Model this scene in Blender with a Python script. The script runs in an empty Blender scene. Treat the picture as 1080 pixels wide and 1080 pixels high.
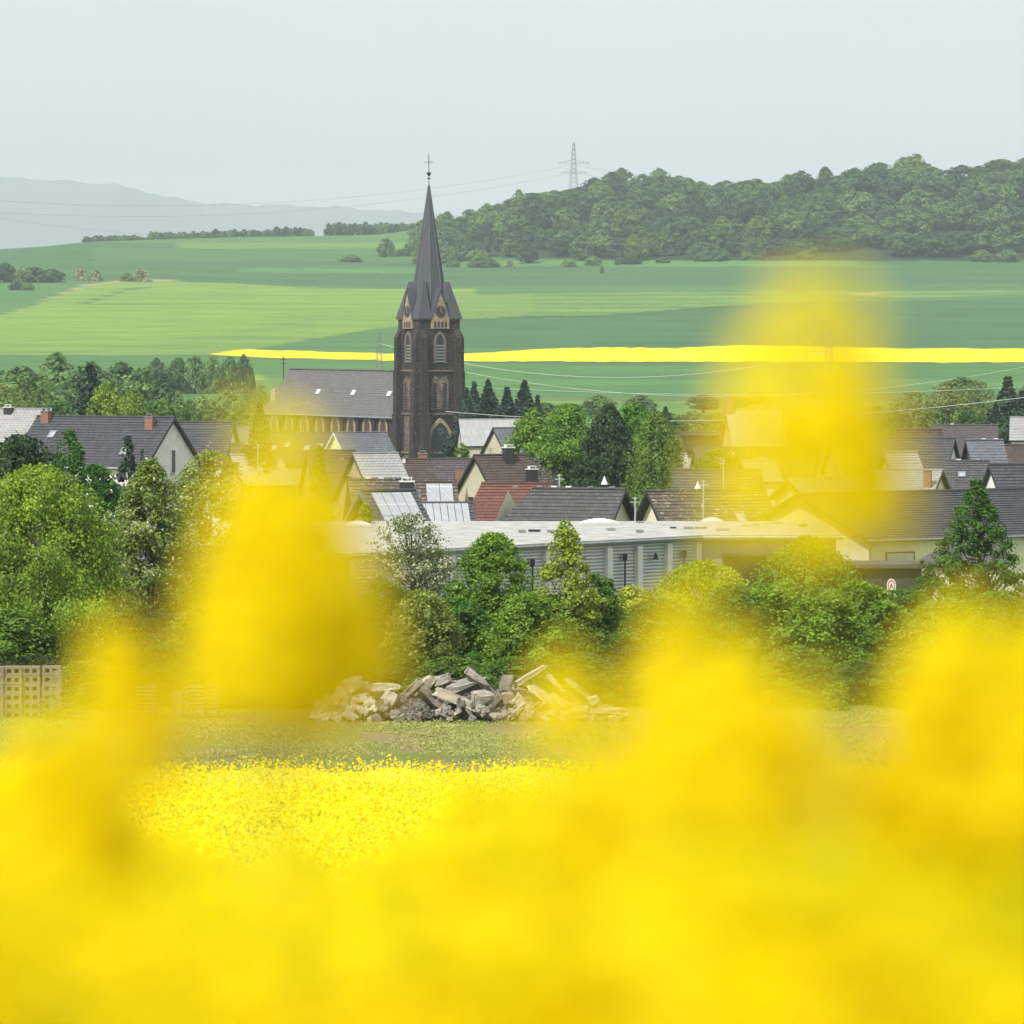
import bpy, math, random
import numpy as np
from mathutils import Vector, Matrix
R_ = math.radians
C = bpy.context.scene.collection
sc = bpy.context.scene
rng = np.random.default_rng(7)
random.seed(11)
# ------------------------------------------------------------------ camera
F = 6000.0
PITCH = math.atan(210.0 / F)
cam = bpy.data.cameras.new("camera"); cam_o = bpy.data.objects.new("camera", cam); C.objects.link(cam_o)
cam.sensor_width = 24.0; cam.sensor_fit = 'HORIZONTAL'; cam.lens = 24.0 * F / 1080.0
cam.clip_start = 0.1; cam.clip_end = 40000
cam_o.location = (0, 0, 0); cam_o.rotation_euler = (math.pi / 2 - PITCH, 0, 0)
cam.dof.use_dof = True; cam.dof.focus_distance = 480.0; cam.dof.aperture_fstop = 3.9
sc.camera = cam_o
cp, sp = math.cos(PITCH), math.sin(PITCH)
def P(px, py, Y):
    """point at distance Y along the ground axis seen at that place of the photo"""
    u = (px - 540) / F; v = (540 - py) / F
    dy = cp + v * sp; dz = v * cp - sp
    k = Y / dy
    return Vector((u * k, Y, dz * k))
def toPix(x, y, z):
    d = y * cp - z * sp; v = y * sp + z * cp
    return 540 + F * x / d, 540 - F * v / d
# ------------------------------------------------------------------ terrain height
_cy = np.array([-30, 0, 3, 8, 30, 60, 100, 150, 200, 204, 216, 255, 300, 350, 420, 500, 700, 1000, 1200, 1350, 1500, 1900, 2150, 2600, 3100, 3500, 4000, 4300, 4600, 5500, 7000, 9500, 13000, 17500, 19500, 24000], float)
_cz = np.array([-.9, -1.42, -1.5, -2.2, -4.9, -7.5, -10.5, -14.2, -17.75, -17.9, -17.95, -17.9, -18.1, -18.5, -19.1, -20, -23, -26.2, -27, -26.6, -25, -16.5, -13.3, 0, 15.5, 32, 52, 61, 58, 5, -20, -10, 120, 300, 280, -20], float)
_gy = np.concatenate([np.linspace(-30, 230, 1041), np.geomspace(231, 24000, 3100)])
_gz = np.interp(_gy, _cy, _cz)
def _smooth(a, k):
    p = np.pad(a, k, mode='edge'); c = np.cumsum(np.insert(p, 0, 0)); return (c[2*k+1:] - c[:-2*k-1]) / (2*k+1)
_g2 = _gz.copy(); _g2[1041:] = _smooth(_gz, 18)[1041:]; _g2[:900] = _smooth(_gz, 4)[:900]
def sstep(a, b, x):
    t = np.clip((x - a) / (b - a), 0, 1); return t * t * (3 - 2 * t)
_fx = np.array([-900, -60, 0, 60, 120, 180, 220, 330, 440, 600, 900, 1500, 2500], float)
_fyv = np.array([190, 184, 185, 188, 193, 206, 213, 215, 222, 238, 250, 255, 250], float)
def tz(x, Y):
    x = np.asarray(x, float); Y = np.asarray(Y, float)
    z = np.interp(Y, _gy, _g2)
    px = 540 + F * x / np.maximum(Y, 50)
    amp = np.interp(px, [400, 440, 480, 560, 640, 740, 900, 1000, 1080, 1400], [0, 3, 9, 26, 33, 30, 38, 40, 50, 60])
    z = z + amp * sstep(3400, 3850, Y) * (1 - sstep(4300, 5500, Y))
    la = np.interp(px, [-300, 0, 90, 330, 440], [-22, -11, -5, -2, 0])
    z = z + la * sstep(3500, 4300, Y) * (1 - sstep(4800, 6000, Y))
    far = (330 - np.interp(px, _fx, _fyv)) / F * 17500 + 3 * np.sin(px * .11) + 2.5 * np.sin(px * .27 + 1) + 1.5 * np.sin(px * 1.1) + 1.2 * np.sin(px * .73 + 2)
    z = z + (far - 300) * sstep(10500, 17500, Y)
    z = z + sstep(1400, 2200, Y) * (1 - sstep(5000, 7000, Y)) * (1.6 * np.sin(x / 95 + Y / 300) + 1.1 * np.sin(x / 47 - Y / 210 + 2))
    return z
def tzs(x, Y): return float(tz(x, Y))
# ------------------------------------------------------------------ object helpers
def link(o): C.objects.link(o); return o
def tag(o, label=None, cat=None, group=None, kind=None):
    if label: o['label'] = label
    if cat: o['category'] = cat
    if group: o['group'] = group
    if kind: o['kind'] = kind
    return o
def empty(name, loc, label, cat, group=None, rz=0):
    o = bpy.data.objects.new(name, None); link(o); o.location = loc; o.rotation_euler = (0, 0, rz)
    o.empty_display_size = .3
    return tag(o, label, cat, group)
ORD = "first second third fourth fifth sixth seventh eighth ninth tenth eleventh twelfth thirteenth fourteenth fifteenth sixteenth seventeenth eighteenth nineteenth twentieth".split()
TENS = {2: 'twenty', 3: 'thirty', 4: 'forty', 5: 'fifty', 6: 'sixty', 7: 'seventy', 8: 'eighty', 9: 'ninety'}
def ordw(i):
    if i < 20: return ORD[i]
    n = i + 1
    if n < 100:
        t, u = divmod(n, 10)
        return (TENS[t][:-1] + 'ieth') if u == 0 else TENS[t] + '-' + ORD[u - 1]
    return 'hundredth' if n == 100 else 'hundred-' + ordw(n - 101)
class MB:
    def __init__(s, M=None): s.v = []; s.f = []; s.m = []; s.uv = []; s.M = M
    def poly(s, pts, mi=0, uvs=None):
        b = len(s.v)
        for p in pts:
            p = Vector(p); s.v.append(tuple(s.M @ p) if s.M else tuple(p))
        s.f.append(tuple(range(b, b + len(pts)))); s.m.append(mi)
        s.uv.extend(uvs if uvs else [(p[0] + p[1], p[2]) for p in pts])
    def box(s, c, d, rz=0, mi=0, T=None, taper=1.0):
        hx, hy, hz = d[0] / 2, d[1] / 2, d[2] / 2
        ca, sa = math.cos(rz), math.sin(rz)
        q = []
        for z, k in ((-hz, 1), (hz, taper)):
            for x, y in ((-hx, -hy), (hx, -hy), (hx, hy), (-hx, hy)):
                x *= k; y *= k
                p = Vector((c[0] + x * ca - y * sa, c[1] + x * sa + y * ca, c[2] + z))
                q.append(T @ p if T else p)
        for a in ((0, 1, 5, 4), (1, 2, 6, 5), (2, 3, 7, 6), (3, 0, 4, 7), (4, 5, 6, 7), (3, 2, 1, 0)):
            s.poly([q[i] for i in a], mi)
    def tube(s, pts, rad, n=6, mi=0, cap=True):
        pts = [Vector(p) for p in pts]
        if not isinstance(rad, (list, tuple)): rad = [rad] * len(pts)
        b = len(s.v); nr = len(pts)
        for i, p in enumerate(pts):
            d = (pts[min(i + 1, nr - 1)] - pts[max(i - 1, 0)]).normalized()
            a = d.cross(Vector((0, 0, 1)) if abs(d.z) < .9 else Vector((1, 0, 0))).normalized(); e = d.cross(a)
            for k in range(n):
                t = 2 * math.pi * k / n
                q = p + (a * math.cos(t) + e * math.sin(t)) * rad[i]
                s.v.append(tuple(s.M @ q) if s.M else tuple(q))
        for i in range(nr - 1):
            for k in range(n):
                k2 = (k + 1) % n
                s.f.append((b + i*n + k, b + i*n + k2, b + (i+1)*n + k2, b + (i+1)*n + k)); s.m.append(mi); s.uv.extend([(0, 0)] * 4)
        if cap:
            s.f.append(tuple(b + k for k in range(n))[::-1]); s.m.append(mi); s.uv.extend([(0, 0)] * n)
            s.f.append(tuple(b + (nr-1)*n + k for k in range(n))); s.m.append(mi); s.uv.extend([(0, 0)] * n)
    def prism(s, poly2, T, depth, mi=0, mi_side=None):
        """poly2 in (a,b) plane of T (x=a, z=b, y=depth direction), front at y=0 going to y=-depth (outwards)"""
        n = len(poly2); ms = mi if mi_side is None else mi_side
        f = [T @ Vector((a, -depth, b)) for a, b in poly2]; k = [T @ Vector((a, 0, b)) for a, b in poly2]
        s.poly(f, mi); s.poly(k[::-1], mi)
        for i in range(n):
            j = (i + 1) % n
            s.poly([f[j], f[i], k[i], k[j]], ms)
    def ring(s, outer, inner, T, depth, mi=0):
        """frame between two same-length open outlines"""
        fo = [T @ Vector((a, -depth, b)) for a, b in outer]; fi = [T @ Vector((a, -depth, b)) for a, b in inner]
        ko = [T @ Vector((a, 0, b)) for a, b in outer]; ki = [T @ Vector((a, 0, b)) for a, b in inner]
        for i in range(len(outer) - 1):
            j = i + 1
            s.poly([fo[i], fo[j], fi[j], fi[i]], mi); s.poly([ko[j], fo[j], fo[i], ko[i]], mi); s.poly([fi[i], fi[j], ki[j], ki[i]], mi)
        s.poly([fo[0], fi[0], ki[0], ko[0]], mi); s.poly([fi[-1], fo[-1], ko[-1], ki[-1]], mi)
    def mesh(s, name, mats, smooth=False):
        me = bpy.data.meshes.new(name); me.from_pydata(s.v, [], s.f)
        for m in mats: me.materials.append(m)
        me.polygons.foreach_set('material_index', s.m)
        uv = me.uv_layers.new(name='UVMap'); uv.data.foreach_set('uv', np.array(s.uv, 'f').ravel())
        if smooth: me.polygons.foreach_set('use_smooth', [True] * len(s.f))
        me.update(); return me
    def build(s, name, mats, parent=None, loc=None, smooth=False):
        if not isinstance(mats, (list, tuple)): mats = [mats]
        o = bpy.data.objects.new(name, s.mesh(name, mats, smooth)); link(o)
        if parent: o.parent = parent
        if loc is not None: o.location = loc
        return o
# ------------------------------------------------------------------ materials
def newmat(name):
    m = bpy.data.materials.new(name); m.use_nodes = True
    nt = m.node_tree; b = nt.nodes['Principled BSDF']; return m, nt, b
def N(nt, t, **k):
    n = nt.nodes.new(t)
    for a, v in k.items():
        if a in n.inputs: n.inputs[a].default_value = v
        else: setattr(n, a, v)
    return n
def L(nt, a, b): nt.links.new(a, b)
def mixc(nt, fac, a, b, blend='MIX'):
    n = nt.nodes.new('ShaderNodeMix'); n.data_type = 'RGBA'; n.blend_type = blend
    for s, v in ((n.inputs[0], fac), (n.inputs[6], a), (n.inputs[7], b)):
        if hasattr(v, 'is_linked'): L(nt, v, s)
        else: s.default_value = v if not isinstance(v, tuple) or len(v) == 4 else (*v, 1)
    return n.outputs[2]
def ramp(nt, src, stops):
    n = nt.nodes.new('ShaderNodeValToRGB'); e = n.color_ramp.elements
    while len(e) < len(stops): e.new(.5)
    for i, (p, c) in enumerate(stops):
        e[i].position = p; e[i].color = (*c, 1) if len(c) == 3 else c
    L(nt, src, n.inputs[0]); return n.outputs[0]
def noise(nt, scale, detail=4, coord='Object', rough=.6, vec=None):
    n = N(nt, 'ShaderNodeTexNoise'); n.inputs['Scale'].default_value = scale; n.inputs['Detail'].default_value = detail; n.inputs['Roughness'].default_value = rough
    if vec is None:
        tc = N(nt, 'ShaderNodeTexCoord'); vec = tc.outputs[coord]
    L(nt, vec, n.inputs['Vector']); return n.outputs[0]
def bump(nt, b, h, s=.4, d=.05):
    n = N(nt, 'ShaderNodeBump'); n.inputs['Strength'].default_value = s; n.inputs['Distance'].default_value = d
    L(nt, h, n.inputs['Height']); L(nt, n.outputs[0], b.inputs['Normal'])
def g3(c, k): return tuple(min(1, x * k) for x in c)
_mc = {}
def plain(name, col, rough=.7, metal=0, var=.25, scale=3.0):
    k = ('p', name)
    if k in _mc: return _mc[k]
    m, nt, b = newmat(name); n = noise(nt, scale, 5)
    L(nt, ramp(nt, n, [(.3, g3(col, 1 - var)), (.7, g3(col, 1 + var * .6))]), b.inputs['Base Color'])
    b.inputs['Roughness'].default_value = rough; b.inputs['Metallic'].default_value = metal
    _mc[k] = m; return m
def tile_mat(name, col, w=.3, h=.34, var=.35, lichen=None, lam=.5, rough=.75, mortar=.45):
    m, nt, b = newmat(name)
    tc = N(nt, 'ShaderNodeTexCoord')
    br = N(nt, 'ShaderNodeTexBrick'); L(nt, tc.outputs['UV'], br.inputs['Vector'])
    br.inputs['Scale'].default_value = 1; br.inputs['Brick Width'].default_value = w; br.inputs['Row Height'].default_value = h
    br.inputs['Mortar Size'].default_value = .03; br.inputs['Mortar Smooth'].default_value = .3
    br.inputs['Color1'].default_value = (*g3(col, 1 - var), 1); br.inputs['Color2'].default_value = (*g3(col, 1 + var), 1); br.inputs['Mortar'].default_value = (*g3(col, mortar), 1)
    big = noise(nt, .6, 4); c = mixc(nt, .7, br.outputs['Color'], ramp(nt, big, [(.3, g3(col, .7)), (.7, g3(col, 1.35))]), 'MIX')
    c = mixc(nt, .55, c, br.outputs['Color'])
    if lichen:
        ln = noise(nt, 3.2, 6, rough=.7); c = mixc(nt, ramp(nt, ln, [(lam, (0, 0, 0)), (lam + .09, (1, 1, 1))]), c, lichen)
    L(nt, c, b.inputs['Base Color']); b.inputs['Roughness'].default_value = rough
    bump(nt, b, br.outputs['Fac'], .5, -.02)
    return m
def plaster(name, col, var=.12):
    m, nt, b = newmat(name); n = noise(nt, 1.3, 6); n2 = noise(nt, .35, 3)
    c = ramp(nt, n, [(.3, g3(col, 1 - var)), (.65, g3(col, 1 + var * .5))])
    c = mixc(nt, ramp(nt, n2, [(.5, (0, 0, 0)), (.8, (.35, .35, .35))]), c, g3(col, .6))
    L(nt, c, b.inputs['Base Color']); b.inputs['Roughness'].default_value = .9; bump(nt, b, noise(nt, 14, 3), .3, .02)
    return m
def brickmat(name, c1, c2, mort, w=.25, h=.08, ms=.01, patch=None, scale=1, fleck=None, fl=.62):
    m, nt, b = newmat(name); tc = N(nt, 'ShaderNodeTexCoord')
    br = N(nt, 'ShaderNodeTexBrick'); L(nt, tc.outputs['UV'], br.inputs['Vector'])
    br.inputs['Scale'].default_value = scale; br.inputs['Brick Width'].default_value = w; br.inputs['Row Height'].default_value = h; br.inputs['Mortar Size'].default_value = ms
    br.inputs['Color1'].default_value = (*c1, 1); br.inputs['Color2'].default_value = (*c2, 1); br.inputs['Mortar'].default_value = (*mort, 1); br.inputs['Bias'].default_value = -.15
    c = br.outputs['Color']
    if patch:
        ln = noise(nt, 1.3, 7, rough=.8); c = mixc(nt, ramp(nt, ln, [(.5, (0, 0, 0)), (.62, (1, 1, 1))]), c, patch)
    if fleck:
        n1 = noise(nt, 2.6, 5, rough=.85); c = mixc(nt, ramp(nt, n1, [(fl, (0, 0, 0)), (fl + .06, (1, 1, 1))]), c, fleck)
        n2 = noise(nt, .25, 3); c = mixc(nt, .8, c, ramp(nt, n2, [(.35, (.55, .55, .55)), (.65, (1.5, 1.45, 1.35))]), 'MULTIPLY')
    L(nt, c, b.inputs['Base Color']); b.inputs['Roughness'].default_value = .9
    bump(nt, b, br.outputs['Fac'], .6, -.03); return m
def leafmat(name, dark, light, transl=.35, blossom=None, bl=.8, hue=.05, var=(1.25, .72)):
    m, nt, b = newmat(name)
    at = N(nt, 'ShaderNodeAttribute'); at.attribute_name = 'tint'
    oi = N(nt, 'ShaderNodeObjectInfo')
    n = noise(nt, .45, 3)
    ad = N(nt, 'ShaderNodeMath', operation='MULTIPLY_ADD'); L(nt, at.outputs['Fac'], ad.inputs[0]); ad.inputs[1].default_value = .55; 
    s2 = N(nt, 'ShaderNodeMath', operation='MULTIPLY_ADD'); L(nt, n, s2.inputs[0]); s2.inputs[1].default_value = .9; s2.inputs[2].default_value = -.28
    L(nt, s2.outputs[0], ad.inputs[2])
    c = ramp(nt, ad.outputs[0], [(.05, dark), (.75, light)])
    hs = N(nt, 'ShaderNodeHueSaturation'); L(nt, c, hs.inputs['Color'])
    mr = N(nt, 'ShaderNodeMapRange'); L(nt, oi.outputs['Random'], mr.inputs[0]); mr.inputs[3].default_value = .5 - hue * .6; mr.inputs[4].default_value = .5 + hue * .6; L(nt, mr.outputs[0], hs.inputs['Hue'])
    mr2 = N(nt, 'ShaderNodeMapRange'); L(nt, oi.outputs['Random'], mr2.inputs[0]); mr2.inputs[3].default_value = var[0]; mr2.inputs[4].default_value = var[1]; L(nt, mr2.outputs[0], hs.inputs['Value'])
    c = hs.outputs[0]
    if blossom:
        gt = N(nt, 'ShaderNodeMath', operation='GREATER_THAN'); L(nt, at.outputs['Fac'], gt.inputs[0]); gt.inputs[1].default_value = bl
        c = mixc(nt, gt.outputs[0], c, blossom)
    L(nt, c, b.inputs['Base Color']); b.inputs['Roughness'].default_value = .55; b.inputs['Specular IOR Level'].default_value = .3
    tr = N(nt, 'ShaderNodeBsdfTranslucent'); c2 = mixc(nt, 1, c, (1.0, 1.15, .55), 'MULTIPLY'); L(nt, c2, tr.inputs[0])
    mx = N(nt, 'ShaderNodeMixShader'); mx.inputs[0].default_value = transl
    L(nt, b.outputs[0], mx.inputs[1]); L(nt, tr.outputs[0], mx.inputs[2]); L(nt, mx.outputs[0], nt.nodes['Material Output'].inputs[0])
    return m
LM = {
 'fresh': leafmat('fresh_leaf', (.025, .075, .006), (.27, .44, .03)),
 'mid': leafmat('mid_leaf', (.018, .055, .008), (.165, .30, .03)),
 'dark': leafmat('dark_leaf', (.008, .024, .008), (.042, .09, .022), .25),
 'conifer': leafmat('conifer_needle', (.009, .028, .013), (.04, .085, .038), .12),
 'yellow': leafmat('pale_spring_leaf', (.08, .14, .010), (.42, .50, .05)),
 'blossom': leafmat('blossom_leaf', (.05, .11, .02), (.24, .34, .06), .35, (.6, .56, .38), .84),
 'white': leafmat('white_blossom', (.08, .12, .03), (.26, .30, .1), .35, (.62, .60, .42), .68),
 'olive': leafmat('olive_leaf', (.032, .07, .012), (.24, .33, .055)),
 'forest': leafmat('forest_leaf', (.016, .050, .016), (.14, .26, .055), .3, hue=.04, var=(1.6, .5)),
 'grass': leafmat('grass_blade', (.24, .24, .07), (.48, .45, .16)),
}
bark = plain('bark', (.07, .055, .04), .95, var=.5, scale=6)
birch_bark = plain('birch_bark', (.5, .48, .42), .8, var=.6, scale=4)
# ------------------------------------------------------------------ trees
def cards(name, cen, nor, size, tint, mat, extra=None, aspect=.62):
    n = len(cen)
    r = rng.normal(size=(n, 3)); t = np.cross(nor, r); t /= np.linalg.norm(t, axis=1, keepdims=True) + 1e-9
    b = np.cross(nor, t); s = size[:, None] if np.ndim(size) else size
    V = np.empty((n, 4, 3)); V[:, 0] = cen - t * s; V[:, 1] = cen - b * s * aspect; V[:, 2] = cen + t * s; V[:, 3] = cen + b * s * aspect
    me = bpy.data.meshes.new(name); me.vertices.add(n * 4); me.vertices.foreach_set('co', V.ravel().astype('f'))
    me.loops.add(n * 4); me.loops.foreach_set('vertex_index', np.arange(n * 4, dtype='i'))
    me.polygons.add(n); me.polygons.foreach_set('loop_start', np.arange(0, n * 4, 4, dtype='i')); me.polygons.foreach_set('loop_total', np.full(n, 4, 'i'))
    at = me.attributes.new('tint', 'FLOAT', 'FACE'); at.data.foreach_set('value', np.asarray(tint, 'f'))
    me.update(calc_edges=True)
    for m in (mat if isinstance(mat, (list, tuple)) else [mat]): me.materials.append(m)
    return me
PROF = {
 'round': lambda t: np.sqrt(np.clip(1 - (1.9 * t - .82) ** 2, .02, 1)),
 'dome': lambda t: np.sqrt(np.clip(1 - np.clip(1.12 * t - .12, 0, 1) ** 2.2, .02, 1)),
 'cone': lambda t: np.clip(1 - t, .03, 1) ** .8,
 'egg': lambda t: np.clip(np.sin(np.pi * (t * .88 + .1)) ** .7 * (1.08 - .45 * t), .05, 1),
 'column': lambda t: np.clip(1 - np.abs(2 * t - .9) ** 4, .15, 1) * (1 - .25 * t),
 'spiky': lambda t: np.clip(1 - t, .03, 1) ** 1.15,
}
def make_tree(seed, H, R, shape='round', base=.2, ncl=50, leaves=9000, leaf=.16, mat='mid', crk=.28, barkm=None, sparse=0., flat=.8, droop=0., limbs=None, tiers=False, trunk_r=None):
    g = np.random.default_rng(seed); prof = PROF[shape]
    t = g.random(ncl) ** .85
    if tiers: t = (np.floor(t * 13) + g.random(ncl) * .35) / 13.3
    ang = g.random(ncl) * 2 * np.pi
    lob = 1 + .16 * np.sin(ang * 2 + g.random() * 6) + .12 * np.sin(ang * 3 + g.random() * 6 + t * 4)
    cr = R * crk * (.55 + .8 * g.random(ncl)) * ((.22 + .78 * prof(t)) if shape in ('cone', 'spiky') else (.5 + .5 * prof(t)))
    rr = np.maximum(R * prof(t) * lob - cr * .45, 0) * np.sqrt(.12 + .88 * g.random(ncl))
    zc = H * (base + (1 - base) * t) - cr * .5 * t
    cc = np.stack([rr * np.cos(ang), rr * np.sin(ang), zc], 1)
    w = cr ** 2; cnt = np.maximum((w / w.sum() * leaves).astype(int), 3)
    idx = np.repeat(np.arange(ncl), cnt); n = len(idx)
    d = g.normal(size=(n, 3)); d /= np.linalg.norm(d, axis=1, keepdims=True)
    rad = cr[idx] * (.3 + .8 * g.random(n) ** .6 + .35 * (g.random(n) < .22) * g.random(n)) * (1 + sparse * g.normal(size=n) * .5)
    off = d * rad[:, None]; off[:, 2] *= flat
    p = cc[idx] + off
    hl = g.random(n) < .13; th = g.random(n); ah = g.random(n) * 6.283; rh = R * prof(th) * (1 + .12 * np.sin(3 * ah)) * (.72 + .3 * g.random(n))
    if not tiers: p[hl] = np.stack([rh * np.cos(ah), rh * np.sin(ah), H * (base + (1 - base) * th)], 1)[hl]
    if droop: p[:, 2] -= droop * np.abs(g.normal(size=n)) * (np.hypot(p[:, 0], p[:, 1]) / R) 
    p[:, 2] = np.maximum(p[:, 2], .1 * H * base + .05)
    ax = p - np.array([0, 0, H * (base + (1 - base) * .45)]); ax /= np.linalg.norm(ax, axis=1, keepdims=True) + 1e-6
    nn = d * .9 + ax * .5 + g.normal(size=(n, 3)) * .45 + np.array([0, 0, .25]); nn /= np.linalg.norm(nn, axis=1, keepdims=True)
    if droop: nn[:, 2] *= .4; nn /= np.linalg.norm(nn, axis=1, keepdims=True)
    clt = g.random(ncl)
    tint = np.clip(.45 * clt[idx] + .55 * g.random(n), 0, 1)
    size = leaf * (.6 + .8 * g.random(n))
    me = cards('crown', p, nn, size, tint, LM[mat])
    mb = MB(); tr = trunk_r or R * .045 + H * .008
    top = H * (base + (1 - base) * .75)
    xs = [(g.normal() * .02 * H * k, g.normal() * .02 * H * k, top * k) for k in (0, .2, .45, .7, 1)]
    mb.tube(xs, [tr * 1.25, tr, tr * .75, tr * .5, tr * .12], 7)
    nl = limbs if limbs is not None else min(ncl, 26)
    for k in g.choice(ncl, nl, replace=False):
        c = Vector(cc[k]); zs = max(H * base * .5, c.z - abs(Vector((c.x, c.y, 0)).length) * .9); zs = min(zs, top * .9)
        f = zs / top; s = Vector((0, 0, zs)); s.x = float(np.interp(zs, [q[2] for q in xs], [q[0] for q in xs])); s.y = float(np.interp(zs, [q[2] for q in xs], [q[1] for q in xs]))
        m = s.lerp(c, .5) + Vector((0, 0, -.04 * H))
        r0 = tr * (1 - f) * .45 + tr * .08
        mb.tube([s, m, c], [r0, r0 * .6, r0 * .2], 5, cap=False)
        for j in range(3):
            e = c + Vector(g.normal(size=3)) * float(cr[k]) * .6
            mb.tube([m.lerp(c, .6), e], [r0 * .35, r0 * .1], 4, cap=False)
    return me, mb.mesh('trunk', [barkm or bark], True)
def put_tree(meshes, name, label, cat, x, Y, sx=1, sz=1, rz=None, group=None, parts=True, dz=-.15):
    e = empty(name, (x, Y, tzs(x, Y) + dz), label, cat, group, random.random() * 6.28 if rz is None else rz)
    e.scale = (sx, sx, sz)
    for n, me in zip(('crown', 'trunk'), meshes):
        if n == 'trunk' and not parts: continue
        o = bpy.data.objects.new(n, me); link(o); o.parent = e
    return e
def tree_px(meshes, name, label, cat, px, Y, top, wpx, H0, R0, group=None, **k):
    """stand a tree of mesh height H0, radius R0 so that its crown reaches that height"""
    x = (px - 540) / F * Y; g = tzs(x, Y); h = P(px, top, Y).z - g
    if h < 1: print('LOW TREE', label, h)
    return put_tree(meshes, name, label, cat, x, Y, wpx / 2 / F * Y / R0, max(h, 1) / H0, group=group, **k)
# ------------------------------------------------------------------ ground sheet
def lerp3(a, b, t): return a + (b - a) * t[..., None]
G_MID = np.array((.066, .160, .058)); G_LIT = np.array((.150, .255, .055)); G_DRK = np.array((.048, .122, .052)); G_BLU = np.array((.054, .132, .058))
RAPE = np.array((.86, .66, .004)); DIRT = np.array((.30, .25, .16)); DRY = np.array((.22, .20, .09)); HAZED_WOOD = np.array((.17, .22, .25))
def fieldcol(px, py, Y, x):
    col = np.broadcast_to(G_MID, px.shape + (3,)).copy()
    def band(mask, c, soft=None):
        col[mask] = c
    nse = np.sin(px * .013 + py * .21) * .5 + np.sin(px * .031 - py * .13) * .3
    I = np.interp
    py = py + .35 * np.sin(px * .9 + np.sin(px * .23) * 3) * np.sin(px * .17 + 1) + .25 * np.sin(px * 2.3 + py)
    # upper slope
    b1 = I(px, [0, 150, 300, 440, 600, 1080], [296, 296, 300, 303, 300, 300])
    col[py < b1] = G_BLU
    band((py > 256) & (py < 262) & (px > 190) & (px < 445), G_LIT * .55 + G_MID * .45)
    band((py > 262) & (py < 276 + nse * 2) & (px > 100) & (px < 440), G_MID * .95)
    band((py > 283) & (py < 288) & (px > 250) & (px < 440), G_MID * 1.2)
    band((py < 256), G_MID * .9 + G_LIT * .1)
    # bright middle field on the left
    lt = I(px, [0, 40, 75, 110, 150, 240, 340, 440, 520, 1080], [332, 321, 306, 299, 296, 299, 304, 305, 304, 304])
    lb = I(px, [0, 170, 255, 330, 400, 440, 500, 1080], [386, 379, 370, 357, 346, 342, 338, 336])
    m = (py > lt) & (py < lb) & (px < 500)
    col[m] = G_LIT
    m2 = m & (py > lb - 22) & (px < 330); col[m2] = G_LIT * .82 + G_MID * .18
    m3 = m & (py < lt + 12); col[m3] = G_LIT * 1.02
    st = m & (np.sin(py * 1.05 + px * .012 + np.sin(px * .01) * 2) > .72); col[st] = col[st] * .85 + G_MID * .15
    # left meadow wedge beside the track
    band((py <= lt) & (py > 301) & (px < 110), G_MID * 1.05)
    tr = I(px, [20, 60, 90, 130, 175], [324, 312, 301, 296.5, 295.5]); m = (np.abs(py - tr) < I(px, [20, 90, 130, 175], [.4, 1.1, 1, .9])) & (px > 45) & (px < 185); col[m] = DIRT
    tr = I(px, [85, 110, 135, 160], [321, 313, 305, 303]); m = (np.abs(py - tr) < .7) & (px > 85) & (px < 160); col[m] = G_DRK * .9
    # middle and right
    rt = I(px, [480, 620, 700, 830, 1080], [311, 309, 308, 308, 306]); rb = I(px, [480, 560, 640, 770, 830, 1080], [337, 333, 332, 322, 319, 310])
    m = (py > rt) & (py < rb) & (px >= 470); col[m] = G_LIT * .75 + G_MID * .25
    m = m & (np.sin(py * 1.4 + px * .008) > .3) & (px > 560); col[m] = G_MID * 1.15
    m = (py > rb) & (py < rb + 3) & (px > 470) & (px < 840); col[m] = G_DRK * .95
    m = (py > rb + 3) & (px > 470) & (py < 366); col[m] = G_DRK * 1.08
    m = (py > 275) & (py < 281) & (px > 480) & (px < 900); col[m] = G_MID * 1.1 + G_LIT * .1
    m = (py > 309) & (py < 311.5) & (px > 900) & (px < 930); col[m] = DIRT
    # yellow rape strip
    t = I(px, [225, 240, 262, 330, 410, 490, 560, 635, 680, 710, 740, 772, 830, 914, 1080, 1500], [373.6, 370.5, 368.6, 370.5, 373, 373, 369, 366.2, 366.8, 367.8, 366, 364.2, 364.5, 367.2, 368, 368])
    b = I(px, [225, 280, 410, 490, 1080, 1500], [374.2, 377, 380, 381, 382, 382])
    below = py >= b - .0
    m = below; col[m] = G_MID * 1.0
    m = (py > t) & (py < b) & (px > 225); col[m] = RAPE
    m = (py >= b) & (py < b + 1.0) & (px > 225); col[m] = G_DRK * .7
    m = (py > 395.5) & (py < 404 - (px - 180) * .03) & (px > 130) & (px < 278); col[m] = G_LIT
    m = (py >= 384) & (py < 386) & (px < 225) ; col[m] = G_DRK
    m = below & (py > 390) & (py < 392) & (px > 500); col[m] = G_MID * 1.2
    m = below & (py > 402) & (py < 406) & (px > 480); col[m] = G_MID * 1.12
    m = below & (py > 421) & (py < 422.4) & (px > 480); col[m] = DRY * .6
    m = below & (py > 423); col[m] = G_LIT * .5 + G_MID * .5
    # sprayer tracks and seed rows
    ln = np.sin(py * 2.9 + np.sin(px * .006) * 3 + px * .010); m = (Y > 1400) & (Y < 4600) & (ln > .8) & (col[..., 0] < .3); col[m] = col[m] * np.array((1.13, 1.1, 1.02))
    ln = np.sin(py * .83 - px * .016 + np.sin(px * .009 + 1) * 2); m = (Y > 1400) & (Y < 4600) & (ln > .93) & (col[..., 0] < .3); col[m] = col[m] * .86
    # far wooded hills: pale blue of distance haze put into the base colour
    m = Y > 5000; col[m] = HAZED_WOOD
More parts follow.
